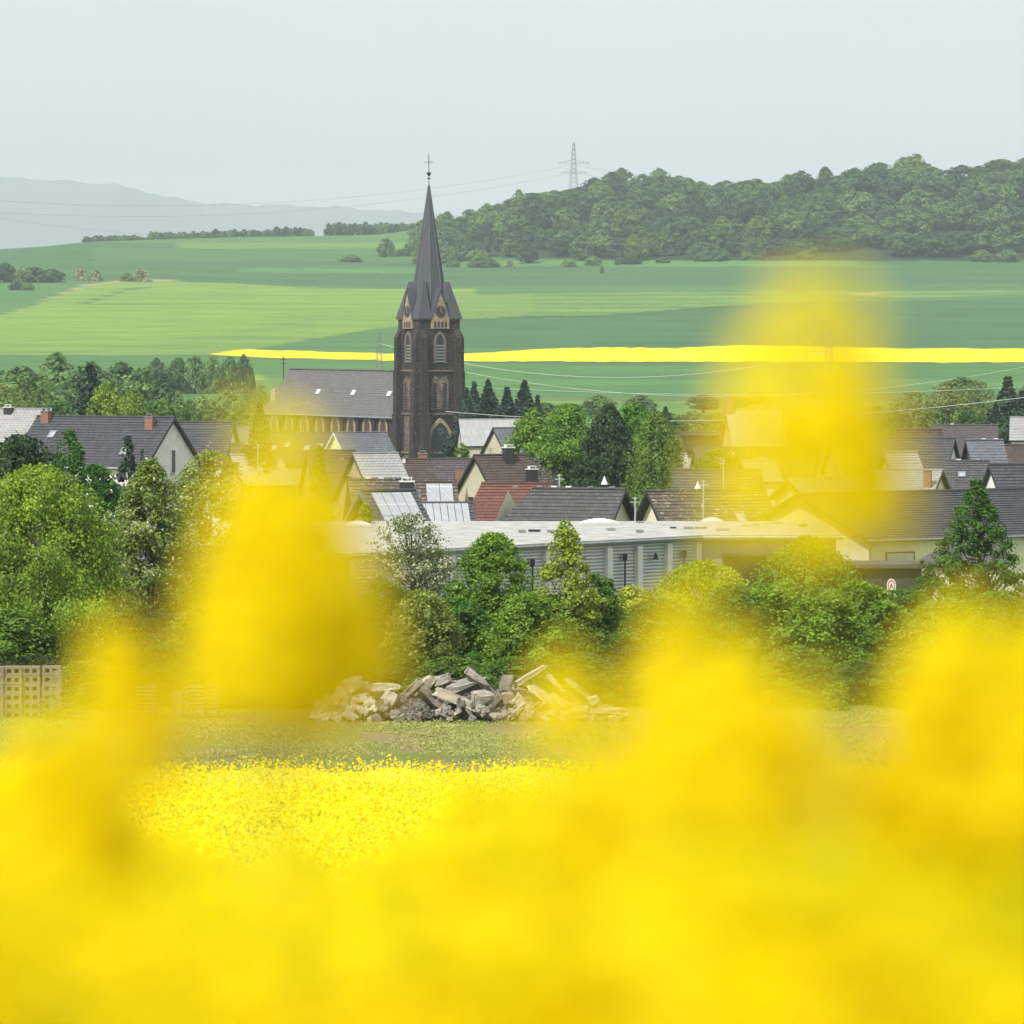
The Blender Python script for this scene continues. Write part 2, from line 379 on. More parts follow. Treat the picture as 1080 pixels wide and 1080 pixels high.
    m = (Y > 3420) & (Y < 4600) & (px > 450) & (py < 272 + np.interp(px, [450, 560, 700, 1080], [-4, 0, 3, 3])); col[m] = np.array((.025, .05, .02))
    # village ground, yard, field
    m = (Y < 1330); col[m] = np.array((.07, .12, .04))
    m = (Y < 420); col[m] = np.array((.10, .15, .05))
    m = (Y < 262); col[m] = np.array((.17, .195, .055))
    dn = np.sin(x * .9 + Y * .13) + np.sin(x * .37 - Y * .31 + 2) + .7 * np.sin(x * 2.1 + Y * .5)
    m = (Y < 256) & (Y > 212) & (dn > .75); col[m] = np.array((.19, .17, .085))
    m = (Y < 212); col[m] = np.array((.10, .13, .03))
    col = col * np.array((1.04, 1.0, .86))
    return col
def rows():
    r = [-30, -20, -12, -6, -3]; y = -1.0
    while y < 10: r.append(y); y += .5
    while y < 21000:
        r.append(y)
        y *= 1.0022 if 1300 < y < 4600 else (1.006 if y < 260 or 14000 < y < 18500 else 1.02)
    return np.array(r)
def build_ground():
    Yr = rows(); U = np.linspace(-1, 1, 241); U = np.sign(U) * np.abs(U) ** 1.15
    hw = .22 * np.abs(Yr) + 15
    X = hw[:, None] * U[None, :]; YY = np.repeat(Yr[:, None], len(U), 1); Z = tz(X, YY)
    px, py = toPix(X, np.maximum(YY, 1), Z)
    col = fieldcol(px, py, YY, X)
    nr, nc = X.shape
    V = np.stack([X, YY, Z], -1).reshape(-1, 3)
    me = bpy.data.meshes.new('ground'); me.vertices.add(nr * nc); me.vertices.foreach_set('co', V.ravel().astype('f'))
    i = np.arange((nr - 1) * nc).reshape(nr - 1, nc)[:, :-1].ravel()
    q = np.stack([i, i + 1, i + nc + 1, i + nc], 1); n = len(q)
    me.loops.add(n * 4); me.loops.foreach_set('vertex_index', q.ravel().astype('i'))
    me.polygons.add(n); me.polygons.foreach_set('loop_start', np.arange(0, n * 4, 4, dtype='i')); me.polygons.foreach_set('loop_total', np.full(n, 4, 'i'))
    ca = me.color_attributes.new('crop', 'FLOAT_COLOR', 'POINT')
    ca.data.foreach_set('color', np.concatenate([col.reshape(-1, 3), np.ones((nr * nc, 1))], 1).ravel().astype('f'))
    me.update(calc_edges=True); me.polygons.foreach_set('use_smooth', [True] * n)
    m, nt, b = newmat('field_ground')
    at = N(nt, 'ShaderNodeAttribute'); at.attribute_name = 'crop'
    tc = N(nt, 'ShaderNodeTexCoord')
    def mp(sx, sy, rz=0):
        mp = N(nt, 'ShaderNodeMapping'); L(nt, tc.outputs['Object'], mp.inputs[0]); mp.inputs['Scale'].default_value = (sx, sy, 1); mp.inputs['Rotation'].default_value = (0, 0, rz); return mp.outputs[0]
    n1 = noise(nt, 1, 5, vec=mp(.006, .012), rough=.65); n2 = noise(nt, 1, 6, vec=mp(.03, .045), rough=.7); n3 = noise(nt, 1.5, 6, vec=mp(1, 1), rough=.7)
    c = mixc(nt, .45, at.outputs['Color'], ramp(nt, n1, [(.32, (.55, .62, .7)), (.68, (1.5, 1.3, 1.2))]), 'MULTIPLY')
    c = mixc(nt, .4, c, ramp(nt, n2, [(.3, (.6, .65, .6)), (.7, (1.4, 1.3, 1.3))]), 'MULTIPLY')
    c = mixc(nt, .5, c, ramp(nt, n3, [(.3, (.55, .55, .5)), (.7, (1.4, 1.4, 1.3))]), 'MULTIPLY')
    # tramlines left by the sprayer along the contour
    wv = N(nt, 'ShaderNodeTexWave'); wv.bands_direction = 'Y'; L(nt, mp(.004, .011, .12), wv.inputs[0]); wv.inputs['Scale'].default_value = 1; wv.inputs['Distortion'].default_value = 3; wv.inputs['Detail'].default_value = 3; wv.inputs['Detail Scale'].default_value = .6
    c = mixc(nt, .28, c, ramp(nt, wv.outputs[1], [(0, (.72, .8, .8)), (.1, (1, 1, 1)), (.9, (1.1, 1.1, 1.05)), (1, (1.3, 1.2, 1.1))]), 'MULTIPLY')
    L(nt, c, b.inputs['Base Color']); b.inputs['Roughness'].default_value = .95; b.inputs['Specular IOR Level'].default_value = .1
    me.materials.append(m)
    o = link(bpy.data.objects.new('ground', me)); tag(o, kind='structure')
build_ground()
# ------------------------------------------------------------------ sky, sun, haze
SUN_EL, SUN_AZ = 52.0, 215.0      # azimuth clockwise from +Y: behind the camera and to the left
w = bpy.data.worlds.new('World'); sc.world = w; w.use_nodes = True
nt = w.node_tree; bg = nt.nodes['Background']
sk = nt.nodes.new('ShaderNodeTexSky'); sk.sky_type = 'NISHITA'; sk.sun_disc = False; sk.sun_elevation = R_(SUN_EL); sk.sun_rotation = R_(SUN_AZ)
sk.air_density = 1.0; sk.dust_density = 4.0; sk.ozone_density = 1.0; sk.altitude = 100
hs = nt.nodes.new('ShaderNodeHueSaturation'); hs.inputs['Saturation'].default_value = .45
L(nt, sk.outputs[0], hs.inputs['Color']); L(nt, mixc(nt, ramp(nt, noise(nt, 3.0, 4, vec=None, coord='Generated'), [(.3, (.66,) * 3), (.7, (.80,) * 3)]), hs.outputs[0], (6.15, 6.7, 6.65)), bg.inputs[0]); bg.inputs[1].default_value = .12
sun = bpy.data.lights.new('sun', 'SUN'); sun.energy = 3.9; sun.angle = R_(.6); sun.color = (1, .955, .88)
so = link(bpy.data.objects.new('sun', sun))
az = R_(SUN_AZ); el = R_(SUN_EL)
d = Vector((math.sin(az) * math.cos(el), math.cos(az) * math.cos(el), math.sin(el)))
so.rotation_euler = d.to_track_quat('Z', 'Y').to_euler(); so.location = (0, -20, 200)
m = bpy.data.materials.new('haze_air'); m.use_nodes = True; nt = m.node_tree; nt.nodes.remove(nt.nodes['Principled BSDF'])
pv = nt.nodes.new('ShaderNodeVolumePrincipled'); pv.inputs['Density'].default_value = HAZE = .64e-4; pv.inputs['Color'].default_value = (.82, .94, 1.0, 1); pv.inputs['Anisotropy'].default_value = 0
L(nt, pv.outputs[0], nt.nodes['Material Output'].inputs['Volume'])
mb = MB(); mb.box((0, 11500, 200), (12000, 23400, 660)); hz = mb.build('haze', m); tag(hz, kind='stuff')
sc.view_settings.view_transform = 'Standard'; sc.view_settings.look = 'None'; sc.view_settings.exposure = EXPO = 0.34; sc.view_settings.gamma = 1
sc.cycles.use_denoising = True; sc.cycles.max_bounces = 10; sc.cycles.volume_bounces = 0; sc.cycles.diffuse_bounces = 8; sc.cycles.transmission_bounces = 4
sc.cycles.transparent_max_bounces = 4; sc.cycles.use_adaptive_sampling = True; sc.cycles.adaptive_threshold = .02
sc.cycles.caustics_reflective = False; sc.cycles.caustics_refractive = False; sc.cycles.sample_clamp_indirect = 6
# ------------------------------------------------------------------ materials of the village
M = dict(
 charcoal=tile_mat('charcoal_tile', (.055, .055, .065), .32, .36), slate=tile_mat('slate_shingle', (.13, .14, .16), .3, .22, lichen=(.2, .21, .2), lam=.58),
 ltslate=tile_mat('pale_slate', (.33, .325, .315), .5, .35, .12, lichen=(.38, .38, .35), lam=.6), brown=tile_mat('brown_tile', (.075, .052, .04), .3, .34, lichen=(.2, .19, .15), lam=.6),
 red=tile_mat('red_tile', (.15, .06, .042), .3, .34, .3, mortar=.3), lichen=tile_mat('lichen_tile', (.095, .075, .058), .35, .38, .4, lichen=(.45, .43, .37), lam=.57),
 grey=tile_mat('grey_tile', (.07, .068, .07), .34, .36, lichen=(.2, .2, .18), lam=.63), purple=tile_mat('purple_brown_tile', (.085, .07, .075), .3, .34),
 nave=tile_mat('weathered_slate', (.115, .108, .105), .4, .28, .2, lichen=(.26, .24, .22), lam=.56), spire=tile_mat('spire_slate', (.066, .071, .086), .35, .3, .18),
 pale=tile_mat('pale_metal_roof', (.36, .36, .36), .9, 3, .08), 
 white=plaster('white_plaster', (.78, .77, .73)), cream=plaster('cream_plaster', (.74, .70, .50)), ycream=plaster('yellow_plaster', (.72, .68, .40)), beige=plaster('beige_plaster', (.50, .45, .34)),
 dirty=plaster('weathered_plaster', (.40, .33, .24), .35), dark=plain('dark_paint', (.025, .025, .028), .6), 
 brick=brickmat('red_brick', (.33, .11, .07), (.24, .08, .05), (.3, .26, .22)), pinkstone=plaster('pink_sandstone', (.47, .32, .22), .3),
 glass=plain('window_glass', (.03, .035, .04), .15, 0, .2), frame=plain('white_frame', (.7, .7, .68), .5), shutter=plain('roller_shutter', (.55, .55, .52), .6, var=.1),
 metal=plain('zinc_metal', (.35, .36, .37), .4, .6), wire=plain('wire_metal', (.25, .26, .27), .5, .5), lead=plain('grey_lead', (.2, .2, .21), .6),
 panel=tile_mat('solar_cells', (.33, .34, .37), 1.0, 1.6, .05, rough=.2, mortar=1.6), arris=plain('dark_lead', (.11, .115, .125), .6), blue=plain('blue_board', (.06, .12, .17), .6),
 basalt=brickmat('basalt_masonry', (.008, .007, .007), (.024, .018, .016), (.085, .066, .05), .55, .36, .03, patch=(.010, .009, .009), fleck=(.30, .235, .165), fl=.60), basaltd=plain('dark_basalt_blocks', (.02, .017, .015), .9, var=.5),
 basalt2=brickmat('light_basalt_masonry', (.015, .012, .01), (.15, .115, .08), (.24, .19, .135), .5, .36, .05, patch=(.022, .018, .016), fleck=(.26, .20, .14), fl=.55),
 sand=plain('sandstone_trim', (.34, .26, .165), .9, var=.4, scale=2), sandd=plain('dark_sandstone', (.17, .13, .095), .9, var=.5, scale=3),
 tracery=plain('stained_glass', (.07, .045, .035), .4, var=.6, scale=2), doorblue=plain('blue_black_door', (.022, .03, .045), .5, var=.5), louvre=plain('green_louvre', (.30, .36, .32), .6),
 rust=plain('rusty_steel', (.16, .10, .07), .8, .2), iron=plain('dark_iron', (.04, .042, .045), .5, .5), beam=plain('weathered_concrete', (.30, .27, .22), .95, var=.35),
)
def Tgable(W):  # frame on the near gable: a across, b up, outwards -Y of the frame = -X of the house
    return Matrix(((0, 1, 0, 0), (-1, 0, 0, 0), (0, 0, 1, 0), (0, 0, 0, 1)))
def rect(a, b, w, h): return [(a - w/2, b), (a + w/2, b), (a + w/2, b + h), (a - w/2, b + h)]
def window(parent, T, a, b, w, h, frame='frame', pane='glass', shut=0):
    mb = MB(); mb.ring([(a - w/2, b), (a + w/2, b), (a + w/2, b + h), (a - w/2, b + h), (a - w/2, b)], [(a - w/2 + .08, b + .08), (a + w/2 - .08, b + .08), (a + w/2 - .08, b + h - .08), (a - w/2 + .08, b + h - .08), (a - w/2 + .08, b + .08)], T, .06)
    o = mb.build('window', M[frame], parent)
    mb = MB(); mb.prism(rect(a, b + .08, w - .16, h - .16), T, .02); mb.build('pane', M[pane], o)
    if shut:
        mb = MB(); k = int(h * shut / .12)
        for i in range(k): mb.prism(rect(a, b + h - .08 - (i + 1) * .12, w - .18, .105), T, .05)
        mb.build('roller_shutter', M['shutter'], o)
    mb = MB(); mb.prism(rect(a, b - .06, w + .16, .05), T, .14); mb.build('sill', M['lead'], o)
    return o
def house(label, ax, ay, x2, Y, gpx=None, W=9., pitch=40., roof='charcoal', wall='white', side=None, L_=None, yaw=None, chim=(), sky=(), gwin=(), swin=(), panels=(), barge='dark', over=.35, cat='house', group='houses of the village', name='house', ant=(), gut=False, caps=0, half=None, hipfar=0.):
    s = F / Y; right = x2 > ax if side is None else side > 0      # ridge runs towards +x
    a = math.asin(min(.99, gpx / (W * s))) if gpx is not None else R_(yaw)
    Lr = L_ if L_ else abs(x2 - ax) / (s * math.cos(a))
    dx = math.cos(a) * (1 if right else -1); dy = math.sin(a)
    ap = P(ax, ay, Y); rz = math.atan2(dy, dx)
    g = min(tzs(ap.x, ap.y), tzs(ap.x + dx * Lr, ap.y + dy * Lr)) - .2
    hr = ap.z - g; rise = W / 2 * math.tan(R_(pitch)); he = hr - rise
    if he < 1.6: print('LOW', label, round(he, 2), 'ridge h', round(hr, 2))
    e = empty(name, (ap.x, ap.y, g), label, cat, group, rz)
    cs = -1 if right else 1                                        # camera side of the roof in local y
    # walls
    mb = MB(); hw = W / 2
    prof = [(-hw, 0), (hw, 0), (hw, he), (0, hr - .12), (-hw, he)]
    for x in (0, Lr): 
        pts = [(x, y, z) for y, z in prof]; mb.poly(pts if x else pts[::-1], 0, [(y, z) for y, z in (prof if x else prof[::-1])])
    for y in (-hw, hw): mb.poly([(0, y, 0), (Lr, y, 0), (Lr, y, he), (0, y, he)], 0, [(0, 0), (Lr, 0), (Lr, he), (0, he)])
    mb.build('wall', M[wall], e)
    # roof
    sl = math.hypot(hw + over, rise * (hw + over) / hw); tn = rise / hw; nrow = max(4, int(sl / .36)); cr = math.cos(math.atan(tn)); sr = math.sin(math.atan(tn))
    mb = MB(); x0, x1 = -over, Lr + over * .8
    for sg in (-1, 1):
        def q(x, d, up=0):  # point on slope, d metres down from ridge
            return (x, sg * (d * cr + up * sr), hr + .05 - d * sr + up * cr)
        for i in range(nrow):
            d0, d1 = sl * i / nrow, sl * (i + 1) / nrow
            h0 = hipfar * d0 / sl - hipfar * 1.0 if hipfar else 0; h1 = hipfar * d1 / sl - hipfar if hipfar else 0
            uv = [(x0, -d0), (x1 + h0, -d0), (x1 + h1, -d1), (x0, -d1)]
            pt = [q(x0, d0, .0), q(x1 + h0, d0, .0), q(x1 + h1, d1, .045), q(x0, d1, .045)]
            if sg > 0: pt = pt[::-1]; uv = uv[::-1]
            mb.poly(pt, 0, uv)
            mb.poly([q(x0, d1, .045), q(x1 + h1, d1, .045), q(x1 + h1, d1, 0), q(x0, d1, 0)], 0, [(x0, -d1), (x1, -d1), (x1, -d1), (x0, -d1)])
        # slab edges and underside
        a0, a1, b0, b1 = q(x0, 0, -.16), q(x1 - hipfar, 0, -.16), q(x0, sl, -.16), q(x1, sl, -.16)
        mb.poly([a0, b0, b1, a1], 1); mb.poly([q(x0, sl), b0, b1, q(x1, sl)], 1)
        mb.poly([q(x1, 0) if not hipfar else q(x1 - hipfar, 0), q(x1, sl), b1, a1], 1)
    if hipfar:
        t0 = (x1 - hipfar, 0, hr + .05); mb.poly([t0, (x1, -sl * cr, hr + .05 - sl * sr), (x1, sl * cr, hr + .05 - sl * sr)], 0, [(0, 0), (-sl, -sl), (sl, -sl)])
    mb.tube([(x0, 0, hr + .07), (x1 - hipfar, 0, hr + .07)], .13, 8, 1 if caps < 0 else 0)
    ro = mb.build('roof', [M[roof], M[barge]], e)
    if caps > 0:
        for k in range(caps):
            t = (k + .5 + random.uniform(-.3, .3)) / caps * Lr; mb = MB(); mb.box((t, 0, hr + .2), (.4, .3, .10)); mb.build('ridge_cap', M[random.choice(['frame', 'metal', 'lead'])], ro)
    # bargeboards on the near gable
    mb = MB()
    for sg in (-1, 1):
        mb.poly([(x0 - .03, 0, hr + .12), (x0 - .03, sg * (sl * cr + .02), hr + .12 - sl * sr), (x0 - .03, sg * (sl * cr + .02), hr - .18 - sl * sr), (x0 - .03, 0, hr - .18)])
        mb.poly([(x0 + .02, 0, hr + .12), (x0 + .02, sg * (sl * cr + .02), hr + .12 - sl * sr), (x0 + .02, sg * (sl * cr + .02), hr - .18 - sl * sr), (x0 + .02, 0, hr - .18)])
        mb.poly([(x0 - .03, 0, hr + .12), (x0 + .02, 0, hr + .12), (x0 + .02, sg * (sl * cr + .02), hr + .12 - sl * sr), (x0 - .03, sg * (sl * cr + .02), hr + .12 - sl * sr)])
    mb.build('bargeboard', M[barge], e)
    if gut:
        mb = MB(); y = cs * (sl * cr + .06); z = hr - sl * sr; mb.tube([(x0, y, z), (x1, y, z)], .08, 6); mb.tube([(.1, y, z), (.1, cs * (hw + .06), z - .5), (.1, cs * (hw + .06), .3)], .05, 6); mb.build('gutter', M['metal'], e)
    for c in chim:
        t, v, w, h = c[:4]; mt = c[4] if len(c) > 4 else 'brick'
        y = cs * v * hw; zb = hr - abs(v) * rise
        mb = MB(); mb.box((t * Lr, y, zb + h / 2 - .4), (w, w * .8, h + .8)); co = mb.build('chimney', M[mt], ro)
        mb = MB(); mb.box((t * Lr, y, zb + h + .05), (w + .12, w * .8 + .12, .1)); mb.box((t * Lr, y, zb + h + .32), (w * .8, w * .6, .06)) if w > .7 else None
        if w > .7:
            for q1 in (-1, 1): mb.box((t * Lr + q1 * w * .33, y, zb + h + .2), (.06, w * .5, .2))
        mb.build('chimney_cap', M['frame' if mt == 'dark' else 'lead'], co)
    def slope(t, v):   # frame lying on camera slope: x along ridge, z down the slope, -y outwards
        d = v * sl; o = Vector((t * Lr, cs * d * cr, hr + .07 - d * sr)); dn = Vector((0, cs * cr, -sr)); nu = Vector((0, cs * sr, cr)); xx = Vector((1, 0, 0))
        return Matrix(((xx.x, -nu.x, dn.x, o.x), (xx.y, -nu.y, dn.y, o.y), (xx.z, -nu.z, dn.z, o.z), (0, 0, 0, 1)))
    for c in sky:
        t, v, w, h = c; T = slope(t, v); mb = MB()
        mb.ring([(-w/2, 0), (w/2, 0), (w/2, h), (-w/2, h), (-w/2, 0)], [(-w/2 + .1, .1), (w/2 - .1, .1), (w/2 - .1, h - .1), (-w/2 + .1, h - .1), (-w/2 + .1, .1)], T, .14)
        so_ = mb.build('skylight', M['metal'], ro); mb = MB(); mb.prism([(-w/2 + .1, .1), (w/2 - .1, .1), (w/2 - .1, h - .1), (-w/2 + .1, h - .1)], T, .1); mb.build('pane', M['skyglass'], so_)
    for c in panels:
        t0, t1, v0, v1, nx, ny = c
        for i in range(nx):
            for j in range(ny):
                T = slope(t0 + (t1 - t0) * i / nx, v0); w = (t1 - t0) * Lr / nx - .04; h = (v1 - v0) * sl / ny; z = j * h
                mb = MB(); mb.prism([(0, z), (w, z), (w, z + h - .05), (0, z + h - .05)], T, .12, 0, 1); mb.build('solar_panel', [M['panel'], M['metal']], ro)
    Tg = Matrix(((0, 1, 0, 0), (-1, 0, 0, 0), (0, 0, 1, 0), (0, 0, 0, 1)))
    for c in gwin: window(e, Tg, *c)
    Ts = Matrix(((1, 0, 0, 0), (0, 1, 0, -hw), (0, 0, 1, 0), (0, 0, 0, 1))) if cs < 0 else Matrix(((-1, 0, 0, 0), (0, -1, 0, hw), (0, 0, 1, 0), (0, 0, 0, 1)))
    for c in swin:
        c = list(c); c[0] = c[0] * Lr * (1 if cs < 0 else -1); window(e, Ts, *c)
    for (t, h) in ant:
        mb = MB(); x = t * Lr; mb.tube([(x, 0, hr - .3), (x, 0, hr + h)], .035, 5)
        for k in range(4): mb.tube([(x - .5 + .08 * k, 0, hr + h - .12 - .17 * k), (x + .5 - .08 * k, 0, hr + h - .12 - .17 * k)], .02, 4)
        mb.tube([(x, -.35, hr + h - .25), (x, .6, hr + h - .25)], .02, 4)
        mb.build('antenna', M['metal'], ro)
    e['he'] = he
    return e
m_, nt_, b_ = newmat('skylight_glass'); b_.inputs['Base Color'].default_value = (.5, .52, .55, 1); b_.inputs['Roughness'].default_value = .12; b_.inputs['Metallic'].default_value = .5; M['skyglass'] = m_
# ------------------------------------------------------------------ houses (gable apex, far ridge end, distance)
house('long house with charcoal tile roof, white slotted gable and two brick chimneys', 181, 441, 36, 520, 51, 10, 40, 'charcoal', 'white', chim=[(.93, .1, .8, .9), (.12, .2, .8, .9)], sky=[(.82, .3, .7, 1), (.2, .62, .8, 1), (.55, .8, .8, 1)], gwin=[(.25, 5.9, .8, 2.2)], gut=True)
house('house under a plain dark roof between the slotted white gable and the fir', 244, 446, 190, 585, 16, 9, 42, 'charcoal', 'white', chim=[], hipfar=0)
house('pale slate house roof behind the long charcoal roof at the left edge', 52, 432, -70, 640, 22, 10, 38, 'ltslate', 'white', chim=[(.35, .1, .9, .6, 'dark')])
house('small blue-grey slate roof between the plain dark roof and the fir', 240, 451, 268, 650, 12, 8, 38, 'slate', 'white')
house('small house with weathered gable and pale roof left of the yellow blossom', 246, 481, 292, 520, 30, 7, 35, 'pale', 'dirty', chim=[(.1, -.2, .7, .7, 'white')], ant=[(.6, 1.2)])
house('narrow white house end beside the small weathered gable', 246, 469, 254, 560, 12, 6, 45, 'charcoal', 'white')
house('dark tiled house under the nave windows with a row of skylights', 352, 457, 288, 800, 20, 10, 40, 'charcoal', 'beige', sky=[(.15, .35, .8, 1.2), (.35, .4, .8, 1.2), (.7, .3, .8, 1.2), (.9, .4, .8, 1.2)])
house('house with pale yellow gable and grey slate roof below the nave', 354, 457, 405, 740, 33, 9, 40, 'slate', 'ycream', barge='frame', caps=3)
house('brown tiled house roof left of the bare brick gable', 326, 476, 372, 610, 20, 10, 42, 'brown', 'dirty', chim=[(.7, .2, .6, .5)])
house('house with bare brown gable and mottled pale grey roof', 375, 479, 417, 560, 44, 10, 42, 'ltslate', 'dirty', gwin=[(-1.6, 3.4, 1.4, 1.6, 'dark')], sky=[(.35, .6, .5, .8)], ant=[(.75, 1.6)])
house('house with rust-brown roof and brick chimney at the foot of the church portal', 446, 485, 505, 640, 18, 8, 40, 'purple', 'brick', chim=[(.55, .7, .8, 1.5)])
house('low red-brown roof with a small brick chimney left of the portal', 414, 485, 452, 600, 14, 8, 38, 'brown', 'brick', chim=[(.85, -.1, .9, .9), (.3, .1, .3, .5, 'white')])
house('house with beige gable, brown tiles and two dark chimneys right of the portal', 503, 481, 551, 530, 46, 9, 40, 'brown', 'beige', chim=[(.62, .15, .9, 1.3, 'dark'), (.85, .75, .9, 1.6, 'dark')], gwin=[(-1.2, 2.6, 1, .9, 'dark'), (1.2, 2.6, 1, .9, 'dark')], ant=[(.3, .8)])
house('house with bright red tile roof between the solar panels and the dark roof', 578, 511, 492, 430, 12, 9, 38, 'red', 'cream', hipfar=1.4, caps=0)
house('grey roofed house with white gable and black bargeboards behind the flat roof', 652, 517, 536, 388, 45, 8.5, 38, 'grey', 'cream', hipfar=2.2, caps=6, over=.55)
house('house with lichen spotted brown roof, white left gable and one skylight', 690, 519, 803, 385, 40, 8, 38, 'lichen', 'cream', sky=[(.7, .42, .7, 1.1)], chim=[(.86, .9, .9, .7, 'dark')], over=.55, caps=3, ant=[])
house('house with grey ribbed tile roof above the lichen spotted roof', 798, 497, 714, 450, 14, 9, 38, 'grey', 'cream', caps=0, ant=[(.45, 1.2)])
house('house with blue bargeboards and solar panels beside the bare hedge tree', 387, 519, 432, 372, 52, 7.5, 38, 'grey', 'dark', barge='blue', panels=[(.05, .98, .06, .95, 4, 2)], over=.5)
house('low house with lichen roof and slatted chimney above the solar panels', 372, 507, 424, 420, 16, 9, 38, 'lichen', 'dirty', chim=[(1.06, .25, 1.0, .8, 'dark')], caps=4)
house('house with a steep solar array on its lichen roof', 424, 509, 478, 425, 14, 10, 42, 'lichen', 'dirty', panels=[(.46, .98, .05, .72, 2, 2)], chim=[])
house('low shed roof covered by a long row of solar panels', 440, 532, 495, 380, 12, 8, 30, 'grey', 'dirty', panels=[(.02, .98, .04, .96, 7, 1)])
house('wide hall with pale grey metal roof right of the church tower', 486, 443, 560, 840, 8, 16, 24, 'pale', 'beige', cat='hall', name='hall')
house('building with dark slate roof in front of the pale grey hall', 522, 452, 556, 780, 34, 9, 45, 'slate', 'beige')
house('small house with dark purple roof between brown tiles and the green trees', 545, 485, 582, 560, 10, 8, 40, 'purple', 'white')
house('small house with pale speckled roof right of the weeping birch', 700, 468, 716, 600, 10, 9, 45, 'lichen', 'white', caps=2)
house('house with pale lichen roof and white ridge left of the dark dormer house', 690, 480, 722, 560, 12, 8, 38, 'ltslate', 'beige', caps=2)
dh = house('dark roofed house with a wide glazed dormer', 712, 457, 757, 640, 10, 10, 42, 'charcoal', 'beige', sky=[(.3, .6, .8, 1.2)])
mb = MB(); mb.box((2.6, -1.8, 9.2 - 1.5), (3.6, 2.6, 1.6)); mb.box((2.6, -1.8, 9.2 - .6), (4.1, 3.1, .18)); mb.build('dormer', M['dark'], dh)
bh = house('tall old house with stepped brick gable and pale slate roof', 768, 432, 822, 700, 19, 12, 52, 'ltslate', 'pinkstone', barge='brick', gwin=[(0, 5.2, 1.1, 1.5, 'dark'), (0, 8.8, .8, 1.0, 'dark')], sky=[(.5, .75, 1.0, 1.2)], chim=[(.0, 0, 1.2, 1.2)])
house('long house with dark roof and two skylights below the stepped gable', 735, 473, 832, 600, 6, 9, 30, 'charcoal', 'beige', sky=[(.35, .2, .9, .9), (.7, .35, .9, .9)])
house('low white walled house at the right end of the long dark roof', 786, 487, 816, 520, 10, 7, 25, 'pale', 'white')
house('house with cream gable and balcony box behind the yellow haze of blossom', 882, 457, 925, 600, 20, 9, 42, 'brown', 'cream', gwin=[(0, 5, .9, 1.4)], chim=[(.5, .5, .9, 1.2, 'dark')])
house('house with steep cream gable and brown-grey roof with a dormer', 944, 454, 992, 600, 27, 10, 50, 'brown', 'cream', sky=[(.55, .6, 1, 1.3)])
house('cross wing with dark roof and twin slit windows in a white gable', 1004, 463, 988, 585, 28, 8, 48, 'charcoal', 'white', gwin=[(-.35, 5.1, .5, 1.4, 'dark'), (.5, 5.1, .5, 1.4, 'dark')], L_=8, side=-1)
house('long house with purple-brown roof behind the steep cream gable', 1050, 449, 985, 690, 8, 10, 35, 'purple', 'beige', caps=4)
house('house with blue-grey slate roof and a dark left gable', 1022, 465, 1056, 560, 20, 10, 50, 'slate', 'dark', caps=3)
house('low grey roofed house below the slate roof', 1040, 487, 1000, 520, 14, 9, 35, 'grey', 'beige', caps=2, sky=[(.6, .3, .7, .8)])
house('small house with black glazed tiles and white left gable at the right edge', 1047, 491, 1120, 470, 25, 7, 45, 'charcoal', 'white', gwin=[(-.2, 3.2, 1.2, .8, 'dark')])
house('brown tiled house roof at the far right behind the slate roof', 1060, 470, 1130, 620, 10, 9, 35, 'brown', 'beige')
house('white walled house under a pale roof at the right edge', 1130, 441, 1068, 720, 8, 9, 30, 'ltslate', 'white')
house('small white gabled house left of the balcony box', 868, 470, 885, 640, 8, 8, 40, 'ltslate', 'white', gwin=[(0, 4, .8, 1.2, 'dark')])
house('low house with pale flat roof under the balcony box', 835, 506, 925, 430, 30, 9, 18, 'pale', 'cream')
house('low house with pale ridge tiles left of the orange chimney', 990, 497, 925, 450, 30, 9, 24, 'ltslate', 'cream', chim=[(.08, .6, .6, 1.3)])
house('house with pale stone roof in the yellow haze under the cream gable', 935, 478, 965, 500, 18, 6, 40, 'ltslate', 'cream')
house('large cream house with wide gable, dark roof and half closed roller shutter', 846, 523, 1120, 362, 130, 13, 21, 'charcoal', 'cream', swin=[(.125, 2.5, 2.4, 1.35, 'dark', 'glass', .8), (.7, 2.5, 2.4, 1.35, 'dark', 'glass', .5)], gut=True, over=.4, caps=0)
house('grey roofed house hidden behind the blossoming trees on the left', 215, 574, 130, 330, 30, 7, 30, 'slate', 'ltwall' if 'ltwall' in M else 'beige')
# balcony box on the flat pale house
# ------------------------------------------------------------------ church
YA = R_(28.7)
ch0 = P(452.5, 487, 1000)
ch = empty('church', (ch0.x, 1000, ch0.z), 'dark basalt village church with tall slate spire and long grey nave', 'church', None, YA)
HB = 4.0
def Tface(k, off=HB):   # frame on wall k: 0 portal (-y), 1 left (-x), 2 back (+y), 3 right (+x)
    r = Matrix.Rotation(-k * math.pi / 2, 4, 'Z'); return r @ Matrix.Translation((0, -off, 0))
def arch(w, h, n=8, x=0, z=0):
    """pointed arch outline from lower left over the apex to lower right; total height h"""
    r = w; sp_ = h - w * .866 * 1.0; pts = [(x - w/2, z)]
    for i in range(n + 1):
        t = math.pi - (math.pi / 3) * i / n; pts.append((x + w/2 + r * math.cos(t), z + sp_ + r * math.sin(t)))
    for i in range(1, n + 1):
        t = math.pi / 3 - (math.pi / 3) * i / n; pts.append((x - w/2 + r * math.cos(t), z + sp_ + r * math.sin(t)))
    pts.append((x + w/2, z)); return pts
